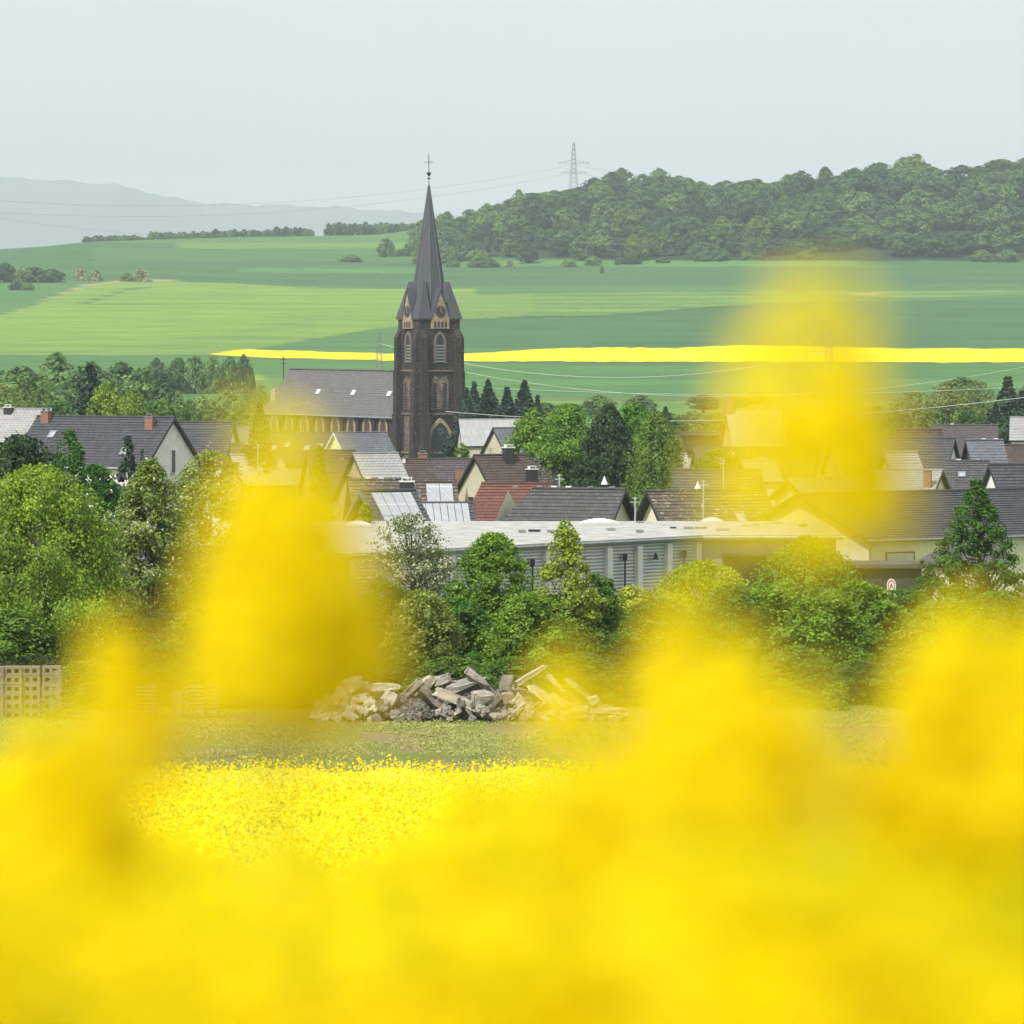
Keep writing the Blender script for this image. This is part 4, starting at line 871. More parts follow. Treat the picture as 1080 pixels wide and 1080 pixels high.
# bush line on the lower slope and valley trees behind the village (left)
VT = [ # px, Y, top, width, lib, label
 (165, 1620, 377, 16, 'FOR', 'small dark tree at the left end of the row below the yellow strip'), (188, 1620, 379, 22, 'BUSH', 'second dark bush of the row below the yellow strip'), (206, 1620, 377, 24, 'BUSH', 'third dark bush of the row below the yellow strip'), (224, 1620, 377, 22, 'BUSH', 'fourth dark bush of the row below the yellow strip'), (242, 1620, 378, 20, 'BUSH', 'fifth dark bush of the row below the yellow strip'), (257, 1620, 373, 12, 'FOR', 'upright tree near the right end of the row below the yellow strip'), (264, 1615, 388, 10, 'BUSH', 'last low bush at the right end of the row below the yellow strip'),
 (60, 1240, 372, 62, 'FOR', 'broad dark tree rising highest behind the long charcoal roof'), (22, 1180, 386, 70, 'FOR', 'broad blue-green tree at the left edge behind the village'), (96, 1200, 382, 50, 'FOR', 'blue-green tree between the broad dark tree and the black conifer'), (128, 1230, 382, 46, 'FOR', 'rounded tree right behind the pale willow'), (150, 1180, 386, 48, 'FOR', 'large round tree above the pale willow'), (172, 1130, 396, 40, 'FOR', 'round tree at the right end of the valley wood'), (188, 1080, 412, 26, 'FOR', 'dark tree stepping down to the plain dark roof'), (200, 1040, 424, 18, 'BUSH', 'small dark bush left of the plain dark roof'),
 (30, 960, 401, 70, 'OPEN', 'pale olive tree behind the pale slate roof at the left edge'), (2, 980, 404, 60, 'OPEN', 'olive tree cut by the left edge of the picture'), (62, 900, 423, 40, 'FORL', 'light green bushy tree behind the long charcoal roof'), (20, 880, 426, 40, 'FORL', 'light green low tree over the pale slate roof'),
 (172, 800, 420, 36, 'FORL', 'fresh green tree behind the ridge end of the long charcoal roof'), (196, 760, 432, 20, 'FORL', 'small bright green tree at the slotted gable'), (152, 780, 424, 30, 'FORL', 'green tree between willow and slotted gable'),
 (215, 1280, 419, 40, 'BUSH', 'green bush belt piece above the plain dark roof'), (240, 1260, 414, 40, 'BUSH', 'green bush left of the nave roof'), (262, 1300, 410, 34, 'OPEN', 'loose olive tree left of the nave chimney'), (225, 1180, 428, 40, 'FORL', 'bright bush above the plain dark roof'), (255, 1150, 430, 36, 'FORL', 'bright bush behind the fir beside the nave'), (275, 1250, 405, 24, 'OPEN', 'loose tree right behind the nave chimney'),
 # behind church, right
 (600, 1500, 425, 30, 'BUSH', 'green hedge bush behind the conifer row'), (575, 1350, 424, 30, 'FORL', 'light tree behind the broad green trees'), (632, 1400, 416, 26, 'FOR', 'round dark tree behind the tall dark fir'), (676, 1450, 416, 24, 'FOR', 'round blue-green tree right of the tall dark fir'), (688, 1350, 427, 16, 'FOR', 'small dark tree beside the round blue-green one'), (742, 1450, 415, 36, 'FOR', 'broad dark tree left of the stepped brick gable'), (775, 1500, 416, 26, 'FOR', 'dark tree behind the stepped brick gable'), (800, 1520, 412, 26, 'OPEN', 'faint olive tree behind the pale slate roof of the old house'),
 (660, 1250, 436, 40, 'FORL', 'light green bush belt behind the weeping birch'), (700, 1230, 434, 44, 'FORL', 'light bush behind the dark dormer house'), (730, 1230, 435, 40, 'BUSH', 'dark bush behind the dark dormer house'), (760, 1240, 434, 40, 'FORL', 'light bush left behind the stepped gable'), (716, 1000, 440, 30, 'FORL', 'light green tree above the pale speckled roof'), (800, 1250, 432, 40, 'BUSH', 'bush in the valley behind the old slate roof'), (840, 1250, 430, 50, 'BUSH', 'bush in the valley behind the yellow blossom head'), (880, 1240, 432, 50, 'FORL', 'light bush in the valley behind the balcony box house'),
 (925, 1200, 428, 50, 'OPEN', 'loose brownish tree left of the far olive trees'), (965, 1150, 412, 60, 'OPEN', 'wide olive tree behind the steep cream gable'), (1000, 1130, 402, 60, 'OPEN', 'tall olive tree left of the tall dark spruce'), (1030, 1140, 401, 50, 'OPEN', 'olive tree directly left of the tall dark spruce'), (1015, 1250, 398, 50, 'FORL', 'light green tree crest above the olive trees'), (1085, 1100, 405, 40, 'OPEN', 'olive tree cut by the right edge behind the spruce'),
 (985, 960, 430, 36, 'FORL', 'low light bush above the purple-brown roof'), (1020, 950, 432, 40, 'FORL', 'second low light bush above the purple-brown roof'), (1075, 900, 432, 30, 'FORL', 'light green bush at the right edge above the white walled house'), (940, 980, 436, 40, 'BUSH', 'bush behind the steep cream gable'), (1061, 800, 434, 24, 'FOR', 'dark column shaped tree right of the purple-brown roof'),
]
LIBS = dict(FOR=(FOR, 10, 4.2), BUSH=(BUSH, 9.5, 6), FORL=(FORL, 10, 4.2), OPEN=(OPEN, 10, 4.5), CON=(CON, 10, 2.4))
for px, Y, top, w, lb, lab in VT:
    ls, H0, R0 = LIBS[lb]
    w *= {'FOR': 1.45, 'BUSH': 1.25, 'FORL': 1.4, 'OPEN': 1.3}[lb]
    tree_px(random.choice(ls), 'bush' if lb == 'BUSH' else 'tree', lab, 'bush' if lb == 'BUSH' else 'tree', px, Y, top, w, H0, R0, group='trees around the village')
for px, Y, top, w, lab in ((492, 940, 408, 15, 'blue-green spruce touching the church tower on its right'), (500, 950, 402, 16, 'second spruce right of the church tower'), (515, 945, 400, 20, 'tallest pointed spruce of the row right of the church tower'), (535, 940, 408, 20, 'rounded spruce in the middle of the conifer row'), (553, 950, 401, 22, 'broad spruce near the right end of the conifer row'), (567, 930, 416, 14, 'small spruce at the right end of the conifer row'),
    (1063, 860, 397, 28, 'tall dark spruce at the right edge of the village'), (1078, 840, 412, 22, 'spruce cut by the right edge beside the tall one'), (1050, 850, 424, 14, 'small spruce left of the tall dark one'), (702, 1150, 428, 12, 'thin conifer in the valley behind the weeping birch')):
    tree_px(random.choice(CON), 'spruce_tree', lab, 'tree', px, Y, top, w * 4.2, 10, 2.4, group='spruces of the village')
B = 'trees and shrubs of the green belt'
# ------------------------------------------------------------------ village trees with meshes of their own
def near(name, lab, px, Y, top, w, cat='tree', group='trees between the roofs', **k):
    x = (px - 540) / F * Y; g = tzs(x, Y) - .15; H = P(px, top, Y).z - g; R = w / 2 / F * Y
    H = max(H, 1.5)
    return put_tree(make_tree(seed=int(px * 7 + top), H=H, R=R, **k), name, lab, cat, x, Y, rz=0, group=group)
near('tree', 'black conifer standing behind the pale willow', 95, 640, 384, 46, mat='conifer', shape='egg', base=.1, ncl=60, leaves=9000, leaf=.2, crk=.3)
near('willow_tree', 'pale yellow-green willow behind the long charcoal roof', 112, 590, 403, 66, mat='yellow', shape='dome', base=.1, ncl=60, leaves=12000, leaf=.16, crk=.28, droop=1.0)
near('willow_tree', 'smaller pale willow right of the first one', 140, 600, 408, 56, mat='yellow', shape='dome', base=.1, ncl=40, leaves=8000, leaf=.16, crk=.28, droop=1.0)
near('fir_tree', 'dark fir at the left end of the church nave', 274, 520, 424, 62, mat='conifer', shape='cone', base=.06, ncl=90, leaves=12000, leaf=.16, crk=.2, flat=.6, droop=.3)
near('spruce_tree', 'small black spruce in front of the long charcoal roof', 135, 420, 459, 34, mat='conifer', shape='egg', base=.1, ncl=40, leaves=6000, leaf=.12, crk=.28)
near('tree', 'green tree covering the lower wall of the long charcoal roofed house', 100, 330, 490, 90, group=B, mat='mid', shape='dome', base=.05, ncl=90, leaves=24000, leaf=.12, crk=.2, sparse=.3)
near('spruce_tree', 'tiny black spruce beside the slotted gable', 150, 420, 473, 26, mat='conifer', shape='cone', base=.05, ncl=20, leaves=2500, leaf=.1, crk=.3)
near('tree', 'bright green tree right of the church portal hall', 563, 600, 430, 66, mat='fresh', shape='round', base=.1, ncl=60, leaves=15000, leaf=.16, crk=.26)
near('tree', 'light green feathery tree left of the tall dark fir', 600, 560, 426, 90, mat='fresh', shape='dome', base=.1, ncl=80, leaves=18000, leaf=.16, crk=.2, sparse=.5)
near('fir_tree', 'tall dark fir in the middle of the village', 642, 540, 427, 84, mat='dark', shape='egg', base=.05, ncl=120, leaves=24000, leaf=.17, crk=.2, droop=.4)
near('birch_tree', 'weeping birch right of the tall dark fir', 692, 530, 434, 80, mat='mid', shape='dome', base=.05, ncl=90, leaves=20000, leaf=.13, crk=.17, droop=2.2, barkm=birch_bark, sparse=.4)
near('tree', 'light tree top behind the tall dark fir', 668, 640, 424, 66, mat='fresh', shape='dome', base=.1, ncl=50, leaves=9000, leaf=.18, crk=.22)
near('bush', 'green bush between the two dark gabled roofs behind the flat roof', 682, 400, 520, 30, cat='bush', mat='fresh', shape='dome', base=.05, ncl=40, leaves=8000, leaf=.12, crk=.26)
near('tree', 'round bright green tree above the grey ribbed roof', 757, 540, 474, 84, mat='fresh', shape='dome', base=.1, ncl=60, leaves=14000, leaf=.13, crk=.25)
near('bush', 'bush at the foot of the church portal on its right', 487, 650, 468, 28, cat='bush', mat='olive', shape='dome', base=.05, ncl=30, leaves=6000, leaf=.14, crk=.28)
near('conifer_tree', 'narrow conifer seen through yellow haze left of the brown roofs', 337, 400, 470, 30, mat='olive', shape='egg', base=.1, ncl=50, leaves=9000, leaf=.12, crk=.26)
near('bush', 'green bush under the blue bargeboards', 385, 352, 530, 30, cat='bush', mat='fresh', shape='dome', base=.05, ncl=30, leaves=7000, leaf=.1, crk=.28)
near('tree', 'dark tree between the balcony box and the cream gable', 900, 620, 455, 30, mat='dark', shape='round', base=.1, ncl=40, leaves=6000, leaf=.17, crk=.28)
near('tree', 'dark tree behind the small house at the narrow white house end', 262, 560, 470, 40, mat='dark', shape='dome', base=.1, ncl=40, leaves=7000, leaf=.17, crk=.26)
# ------------------------------------------------------------------ green belt in front of the warehouse
B = 'trees and shrubs of the green belt'
near('tree', 'dark willow-like tree behind the big green tree at the left edge', 20, 300, 458, 170, group=B, mat='dark', shape='dome', base=.1, ncl=110, leaves=34000, leaf=.12, crk=.16, droop=2.0)
near('tree', 'drooping green tree top left of the small black spruce', 72, 310, 452, 70, group=B, mat='mid', shape='dome', base=.1, ncl=50, leaves=15000, leaf=.1, crk=.2, droop=1.8)
near('birch_tree', 'big bright green birch at the left edge', 40, 272, 490, 215, group=B, mat='fresh', shape='dome', base=.08, ncl=170, leaves=75000, leaf=.085, crk=.17, droop=.5, barkm=birch_bark, limbs=40)
near('tree', 'flowering tree with cream flecks left of the big yellow blossom', 158, 280, 484, 130, group=B, mat='blossom', shape='egg', base=.12, ncl=160, leaves=42000, leaf=.085, crk=.16, sparse=.7, limbs=60)
near('tree', 'loose green tree right of the cream flecked one', 222, 290, 476, 130, group=B, mat='blossom', shape='dome', base=.12, ncl=150, leaves=36000, leaf=.085, crk=.16, sparse=.7, limbs=60)
near('tree', 'olive tree hidden by the big yellow blossom', 290, 285, 520, 150, group=B, mat='olive', shape='dome', base=.08, ncl=90, leaves=20000, leaf=.1, crk=.18, sparse=.4, limbs=30)
near('tree', 'half bare tree with whitish flowers left of the white flat roof edge', 432, 285, 541, 125, group=B, mat='white', shape='dome', base=.2, ncl=120, leaves=11000, leaf=.07, crk=.17, sparse=.8, limbs=110)
near('tree', 'fresh green tree in front of the corrugated cladding', 520, 275, 562, 105, group=B, mat='fresh', shape='dome', base=.08, ncl=90, leaves=26000, leaf=.095, crk=.2, limbs=30)
near('tree', 'slim yellow-green tree rising over the warehouse gutter', 597, 270, 549, 84, group=B, mat='yellow', shape='egg', base=.08, ncl=80, leaves=15000, leaf=.085, crk=.2, sparse=.5, limbs=50)
near('tree', 'airy green tree right of the slim yellow-green one', 628, 272, 606, 80, group=B, mat='mid', shape='dome', base=.1, ncl=70, leaves=15000, leaf=.09, crk=.2, sparse=.5, limbs=40)
near('shrub', 'yellow-green shrub hiding the third pilaster', 668, 280, 618, 84, cat='shrub', group=B, mat='yellow', shape='dome', base=.05, ncl=50, leaves=9000, leaf=.09, crk=.22, sparse=.3)
near('shrub', 'dense green shrub under the warehouse corner', 742, 275, 592, 150, cat='shrub', group=B, mat='fresh', shape='dome', base=.03, ncl=100, leaves=36000, leaf=.09, crk=.18)
near('shrub', 'silvery green shrub left of the rubble heap top', 445, 262, 622, 100, cat='shrub', group=B, mat='olive', shape='dome', base=.05, ncl=70, leaves=16000, leaf=.085, crk=.18, sparse=.4)
near('tree', 'round bush-like tree in front of the dark gate and garage', 852, 290, 566, 130, group=B, mat='fresh', shape='round', base=.05, ncl=100, leaves=40000, leaf=.09, crk=.18)
near('tree', 'airy tree with drooping twigs in front of the cream house', 1030, 283, 506, 175, group=B, mat='mid', shape='cone', base=.1, ncl=230, leaves=30000, leaf=.08, crk=.1, sparse=.8, limbs=150, flat=.6)
bl = [(10, 640, 90, 'mid'), (95, 648, 90, 'dark'), (160, 640, 90, 'dark'), (225, 630, 90, 'mid'), (300, 630, 100, 'mid'), (370, 640, 80, 'dark'), (410, 612, 70, 'mid'), (478, 628, 80, 'mid'), (520, 618, 80, 'mid'), (560, 622, 80, 'fresh'), (610, 646, 80, 'mid'), (655, 640, 80, 'fresh'), (695, 628, 80, 'mid'), (770, 614, 80, 'mid'), (815, 616, 90, 'fresh'), (870, 622, 90, 'fresh'), (905, 610, 90, 'fresh'), (955, 618, 90, 'mid'), (1000, 628, 90, 'mid'), (1050, 622, 90, 'mid'), (1095, 630, 80, 'dark')]
SH = {m: [make_tree(seed=300 + i, H=5, R=2.2, shape='dome', base=.02, ncl=80, leaves=22000, leaf=.085, mat=m, crk=.2, limbs=12) for i in range(2 if m != 'dark' else 1)] for m in ('mid', 'fresh', 'dark')}
for i, (px, top, w, mt) in enumerate(bl):
    tree_px(random.choice(SH[mt]), 'shrub', f'{ {"mid":"mid green","fresh":"bright green","dark":"dark green"}[mt]} shrub in the belt behind the rubble, {ordw(i)} from the left', 'shrub', px, 266 + (i % 3) * 4, top, w * 1.45, 5, 2.2, group=B)
bl2 = [(i * 62 - 20 + random.uniform(-12, 12), random.uniform(672, 694)) for i in range(19)]
for i, (px, top) in enumerate(bl2):
    tree_px(random.choice(SH['dark'] + SH['mid'] + SH['dark']), 'shrub', f'low dark shrub at the foot of the green belt, {ordw(i)} from the left', 'shrub', px, 259 + (i % 2) * 2.5, top, 105, 5, 2.2, group='low shrubs at the foot of the belt')
for i, (px, top) in enumerate([(j * 75 + 10 + random.uniform(-15, 15), random.uniform(640, 664)) for j in range(15)]):
    tree_px(random.choice(SH['dark']), 'shrub', f'dark shrub in the shade row behind the bright belt, {ordw(i)} from the left', 'shrub', px, 279, top, 140, 5, 2.2, group='shade shrubs of the belt')
# yellow broom bush seen between the blossoms at lower right
near('bush', 'small yellow flowering bush at the dark foot of the belt, lower right', 882, 256, 722, 36, cat='bush', group=B, mat='fresh', shape='dome', base=.02, ncl=26, leaves=1500, leaf=.06, crk=.25)
# ------------------------------------------------------------------ rubble heap
def chunk(seed, el=1.0):
    g = np.random.default_rng(seed); import bmesh
    bm = bmesh.new(); bmesh.ops.create_cube(bm, size=1)
    bmesh.ops.bevel(bm, geom=bm.edges[:], offset=.06 + g.random() * .06, segments=1, affect='EDGES')
    bmesh.ops.subdivide_edges(bm, edges=bm.edges[:], cuts=2)
    for v in bm.verts: v.co += Vector(g.normal(size=3)) * .045; 
    v0 = Vector(g.normal(size=3)).normalized()
    for v in bm.verts:
        d = v.co.dot(v0) - .42
        if d > 0: v.co -= v0 * d
    me = bpy.data.meshes.new('rubble_block'); bm.to_mesh(me); bm.free(); return me
def stone(name, col, var):
    m, nt, b = newmat(name); oi = N(nt, 'ShaderNodeObjectInfo'); n = noise(nt, 2.5, 8, rough=.7)
    c = ramp(nt, n, [(.3, g3(col, 1 - var)), (.7, g3(col, 1 + var * .5))])
    hs = N(nt, 'ShaderNodeHueSaturation'); L(nt, c, hs.inputs['Color']); mr = N(nt, 'ShaderNodeMapRange'); L(nt, oi.outputs['Random'], mr.inputs[0]); mr.inputs[3].default_value = .65; mr.inputs[4].default_value = 1.3; L(nt, mr.outputs[0], hs.inputs['Value'])
    L(nt, hs.outputs[0], b.inputs['Base Color']); b.inputs['Roughness'].default_value = .95; bump(nt, b, noise(nt, 6, 8, rough=.7), .9, .06); return m
SM = {'pale': stone('pale_limestone', (.62, .59, .50), .3), 'grey': stone('broken_concrete', (.30, .27, .24), .45), 'brown': stone('brown_stone', (.23, .185, .155), .5), 'beam': stone('pale_concrete_beam', (.44, .39, .31), .3)}
CH = {k: [] for k in SM}
for k in SM:
    for i in range(5):
        me = chunk(i * 7 + len(k)); me.materials.append(SM[k]); CH[k].append(me)
def rub(px, py, ln, th, ang, tone, Y, label, dep=None):
    s = F / Y; c = P(px, py, Y)
    o = bpy.data.objects.new('rubble_block' if tone != 'beam' else 'concrete_beam', random.choice(CH[tone])); link(o)
    o.location = c; l = ln / s; t = th / s
    o.scale = (l, dep or max(t, min(l, .9)) * random.uniform(.7, 1.1), t)
    o.rotation_euler = (random.uniform(-.3, .3), R_(-ang), random.uniform(-.35, .35))
    tag(o, label, 'block' if tone != 'beam' else 'beam', 'blocks of the rubble heap')
HERO = [(373, 722, 24, 16, 20, 'pale', 'pale block on top of the pale left part of the heap'), (362, 731, 20, 15, -10, 'pale', 'pale block at the left shoulder of the heap'), (342, 746, 24, 14, 10, 'pale', 'pale block lying lowest at the left end'), (350, 738, 18, 14, -20, 'pale', 'pale rounded block above the lowest left one'),
 (385, 727, 16, 13, 30, 'pale', 'pale block left of the thin flat white slab'), (407, 724, 30, 9, 4, 'pale', 'thin flat white slab lying on the pale part'), (410, 737, 18, 18, -30, 'pale', 'large white block under the thin flat slab'), (391, 744, 14, 18, 5, 'pale', 'upright white block at the edge of the dark gravel'), (380, 737, 20, 10, 12, 'pale', 'pale wedge in the middle of the pale part'), (356, 752, 16, 10, 0, 'pale', 'small pale block at the foot on the left'), (374, 752, 14, 9, 20, 'pale', 'small pale block at the foot beside the gravel'),
 (434, 727, 32, 9, 42, 'grey', 'grey slab leaning left above the gravel'), (445, 725, 13, 15, -20, 'beam', 'light square block beside the leaning grey slab'), (452, 718, 12, 12, 50, 'beam', 'tilted light block at the heap top left of centre'), (466, 717, 20, 11, 20, 'grey', 'rough grey block on the top left of centre'), (478, 722, 16, 10, -5, 'brown', 'brown block below the rough grey one'),
 (490, 722, 46, 9, 14, 'grey', 'long grey slab rising to the right at the heap centre'), (503, 716, 34, 10, -42, 'grey', 'slab sloping down right from the heap centre'), (455, 737, 34, 11, -45, 'brown', 'brown slab sliding down beside the gravel'), (486, 740, 52, 13, -22, 'beam', 'long smooth slab across the centre of the heap'), (509, 737, 26, 17, 0, 'grey', 'broad face block below the heap centre'), (468, 744, 20, 12, -30, 'brown', 'brown block under the long smooth slab'),
 (534, 720, 13, 22, -12, 'grey', 'upright speckled block right of centre'), (536, 735, 12, 13, 20, 'beam', 'split block below the upright speckled one'), (549, 740, 14, 12, -40, 'beam', 'tilted block right of the split one'), (559, 712, 36, 6, 33, 'beam', 'pale beam sticking up to the right out of the heap'), (545, 750, 28, 10, 35, 'beam', 'slab leaning near the foot right of centre'), (520, 753, 34, 10, -15, 'beam', 'flat slab at the foot of the centre'),
 (588, 724, 32, 7, -50, 'beam', 'steep beam sloping down right on the right part'), (612, 728, 36, 7, -38, 'beam', 'second steep beam sloping down at the right'), (626, 738, 12, 10, 30, 'pale', 'pale broken block at the end of the steep beams'), (572, 733, 34, 7, -38, 'beam', 'slim beam lying in the right part'), (588, 740, 26, 10, -30, 'beam', 'broad beam piece under the steep beams'),
 (626, 750, 62, 9, -1, 'beam', 'long squared beam lying at the right end'), (640, 758, 46, 8, 0, 'brown', 'dark timber-like beam under the long squared beam'), (600, 752, 40, 9, 8, 'beam', 'beam piece left under the long squared beam'), (495, 761, 40, 3, 0, 'pale', 'thin white strip on the grass before the heap')]
HERO = [(a, b, c * (.88 if t in ('grey', 'brown', 'pale') else 1), d * .85, e, t, l) for a, b, c, d, e, t, l in HERO]
for i, (px, py, ln, th, an, tn, lab) in enumerate(HERO):
    rub(px, py, ln, th, an, tn, 249.5 + (py < 735) * .9 + random.uniform(-.3, .3), lab)
hp = lambda px: float(np.interp(px, [330, 345, 365, 385, 410, 425, 450, 500, 530, 560, 600, 625, 640, 660], [756, 738, 724, 722, 728, 735, 722, 716, 722, 730, 728, 738, 746, 758]))
k = 0
for i in range(120):
    px = 334 + 324 * (i + .5) / 120; top = hp(px) + 5; py = random.uniform(top, 757) if top < 756 else 756
    tn = 'pale' if px < 400 else random.choice(['grey', 'brown', 'grey', 'beam'])
    Y = 251.3 - (py - top) / 24 * 1.0 - .2
    rub(px, py, random.uniform(9, 22), random.uniform(7, 13), random.uniform(-50, 50), tn, Y, f'{ {"pale":"pale","grey":"grey","brown":"brown","beam":"light"}[tn]} filler block inside the rubble heap, {ordw(k)} from its left end'); k += 1
for i in range(110):
    px = rng.uniform(334, 660); top = hp(px) + 12; py = min(758, top + (759 - top) * rng.random() ** .6)
    tn = 'pale' if px < 395 else random.choice(['grey', 'brown', 'grey', 'beam'])
    rub(px, py, random.uniform(4, 10), random.uniform(3, 7), random.uniform(-60, 60), tn, 249.3 - (py - 735) / 24 * .9, f'small {tn if tn != "beam" else "light"} lump on the front of the rubble heap, {ordw(i)} of the scattered ones')
# fine dark gravel on the heap
def pebbles(name, px0, px1, pyf, Y, n, size, mat):
    g = np.random.default_rng(5); mb = MB()
    for i in range(n):
        px = g.uniform(px0, px1); py = g.uniform(pyf(px), 757); c = P(px, py, Y - (py - pyf(px)) / 24 * 1.3); s = size * g.uniform(.5, 1.4)
        a = [c + Vector(g.normal(size=3)).normalized() * s for _ in range(4)]
        for t in ((0, 1, 2), (0, 2, 3), (0, 3, 1), (1, 3, 2)): mb.poly([a[q] for q in t])
    o = mb.build(name, mat); tag(o, 'dark grey gravel spilling from the middle of the rubble heap', 'gravel', kind='stuff')
mb = MB()
pebbles('gravel', 392, 472, lambda px: float(np.interp(px, [392, 400, 420, 450, 472], [752, 740, 733, 736, 750])), 250.2, 2600, .11, SM['grey'])
# ------------------------------------------------------------------ hollow blocks, crates
cb = plain('concrete_block', (.21, .175, .145), .95, var=.3, scale=3)
s = F / 250.0
def hollow():
    w, h, d = .80, .385, .7; mb = MB(); 
    xs = [-w/2, -w/2 + .14, -w/2 + .33, w/2 - .33, w/2 - .14, w/2]; zs = [0, .10, .285, h]
    for i in range(5):
        for j in range(3):
            hole = i in (1, 3) and j == 1
            a, b, c, e = xs[i], xs[i + 1], zs[j], zs[j + 1]
            if not hole: mb.poly([(a, 0, c), (b, 0, c), (b, 0, e), (a, 0, e)])
            else:
                for q in (((a, c), (b, c)), ((b, c), (b, e)), ((b, e), (a, e)), ((a, e), (a, c))):
                    (p1, r1), (p2, r2) = q; mb.poly([(p1, 0, r1), (p2, 0, r2), (p2, .5, r2), (p1, .5, r1)])
                mb.poly([(a, .5, c), (b, .5, c), (b, .5, e), (a, .5, e)])
    mb.poly([(-w/2, 0, 0), (-w/2, d, 0), (-w/2, d, h), (-w/2, 0, h)]); mb.poly([(w/2, 0, 0), (w/2, d, 0), (w/2, d, h), (w/2, 0, h)])
    mb.poly([(-w/2, 0, h), (w/2, 0, h), (w/2, d, h), (-w/2, d, h)]); mb.poly([(-w/2, d, 0), (w/2, d, 0), (w/2, d, h), (-w/2, d, h)]); mb.poly([(-w/2, 0, 0), (w/2, 0, 0), (w/2, d, 0), (-w/2, d, 0)])
    return mb.mesh('hollow_block', [cb])
hm = hollow()
for ci, px in enumerate((-8.5, 11, 30, 47.5)):
    for r in range(6):
        if px < 0 and 0: continue
        p = P(px + random.uniform(-.3, .3), 0, 250); o = bpy.data.objects.new('hollow_block', hm); link(o)
        if ci == 3 and r in (0,): pass
        o.location = (p.x + (.15 if ci == 3 else 0), 250 + ci * .12 + random.uniform(-.03, .03), tzs(p.x, 250) + r * .39)
        o.rotation_euler = (0, 0, random.uniform(-.02, .02))
        tag(o, f'grey hollow concrete block, {ordw(r)} from the bottom in the {["cut off leftmost","second","third","rightmost"][ci]} stack', 'concrete block', 'stacked hollow concrete blocks')
p = P(61, 0, 251); mb = MB()
for r in range(3): mb.box((0, 0, 1.2 + .39 * r), (.36, .7, .375))
for r in range(3): mb.box((0, 0, .19 + .39 * r), (.36, .7, .375))
o = mb.build('block_pillar', plain('plain_concrete_block', (.17, .145, .115), .95, var=.3), loc=(p.x - .05, 250.7, tzs(p.x, 250))); tag(o, 'plain sided concrete block column right of the hollow block stacks', 'block column')
def crate(px, lab, w=1.0, h=1.45):
    p = P(px, 0, 250); e = empty('wire_crate', (p.x, 251, tzs(p.x, 251)), lab, 'crate', 'wire crates in the yard')
    mb = MB()
    for x in (-w/2, w/2):
        for y in (-.4, .4): mb = MB(); mb.box((x, y, h/2), (.07, .07, h)); mb.build('post', M['rust'], e)
    mb = MB()
    for r in range(8):
        z = .15 + r * (h - .2) / 7
        for y in (-.4, .4): mb.box((0, y, z), (w, .04, .045))
        for x in (-w/2, w/2): mb.box((x, 0, z), (.04, .8, .045))
    mb.build('slats', M['beam'], e)
crate(203, 'open slatted crate between the two left blossoms, left one'); crate(221, 'open slatted crate between the two left blossoms, right one', .6, 1.5)
crate(188, 'open slatted crate half hidden by the second blossom from the left', .7, 1.2); crate(150, 'open slatted crate behind the low left blossom')
mb = MB(); g = np.random.default_rng(3); c0 = P(60, 0, 249.6); z0 = tzs(c0.x, 249.6)
for i in range(110):
    a = Vector((c0.x + g.normal() * .5, 249.6 + g.normal() * .3, z0 + abs(g.normal()) * .45)); d = Vector((g.normal(), g.normal() * .5, g.normal() * .35)); mb.tube([a, a + d * .5], [.025, .008], 4, cap=False)
o = mb.build('branch_pile', bark); tag(o, 'small heap of dead branches beside the hollow blocks', 'branch pile')
# boards on the ground, grass tufts of the yard
n = 150000; x = rng.uniform(-30, 30, n); y = rng.uniform(211, 256, n); clump = np.sin(x * .8 + y * .2) + np.sin(x * .33 - y * .5 + 1) + rng.normal(size=n) * .5; k = clump + .5 * np.sin(y * 1.1 + .05 * x) > -.35; x, y = x[k], y[k]; n = len(x)
nn = rng.normal(size=(n, 3)); nn[:, 2] = abs(nn[:, 2]) + .8; nn[:, 1] -= .4; nn /= np.linalg.norm(nn, axis=1, keepdims=True)
o = link(bpy.data.objects.new('grass', cards('grass', np.stack([x, y, tz(x, y) + .02 + rng.random(n) * .08], 1), nn, rng.uniform(.025, .085, n), rng.random(n), LM['grass']))); tag(o, 'patchy dry grass of the rubble yard', 'grass', kind='stuff')
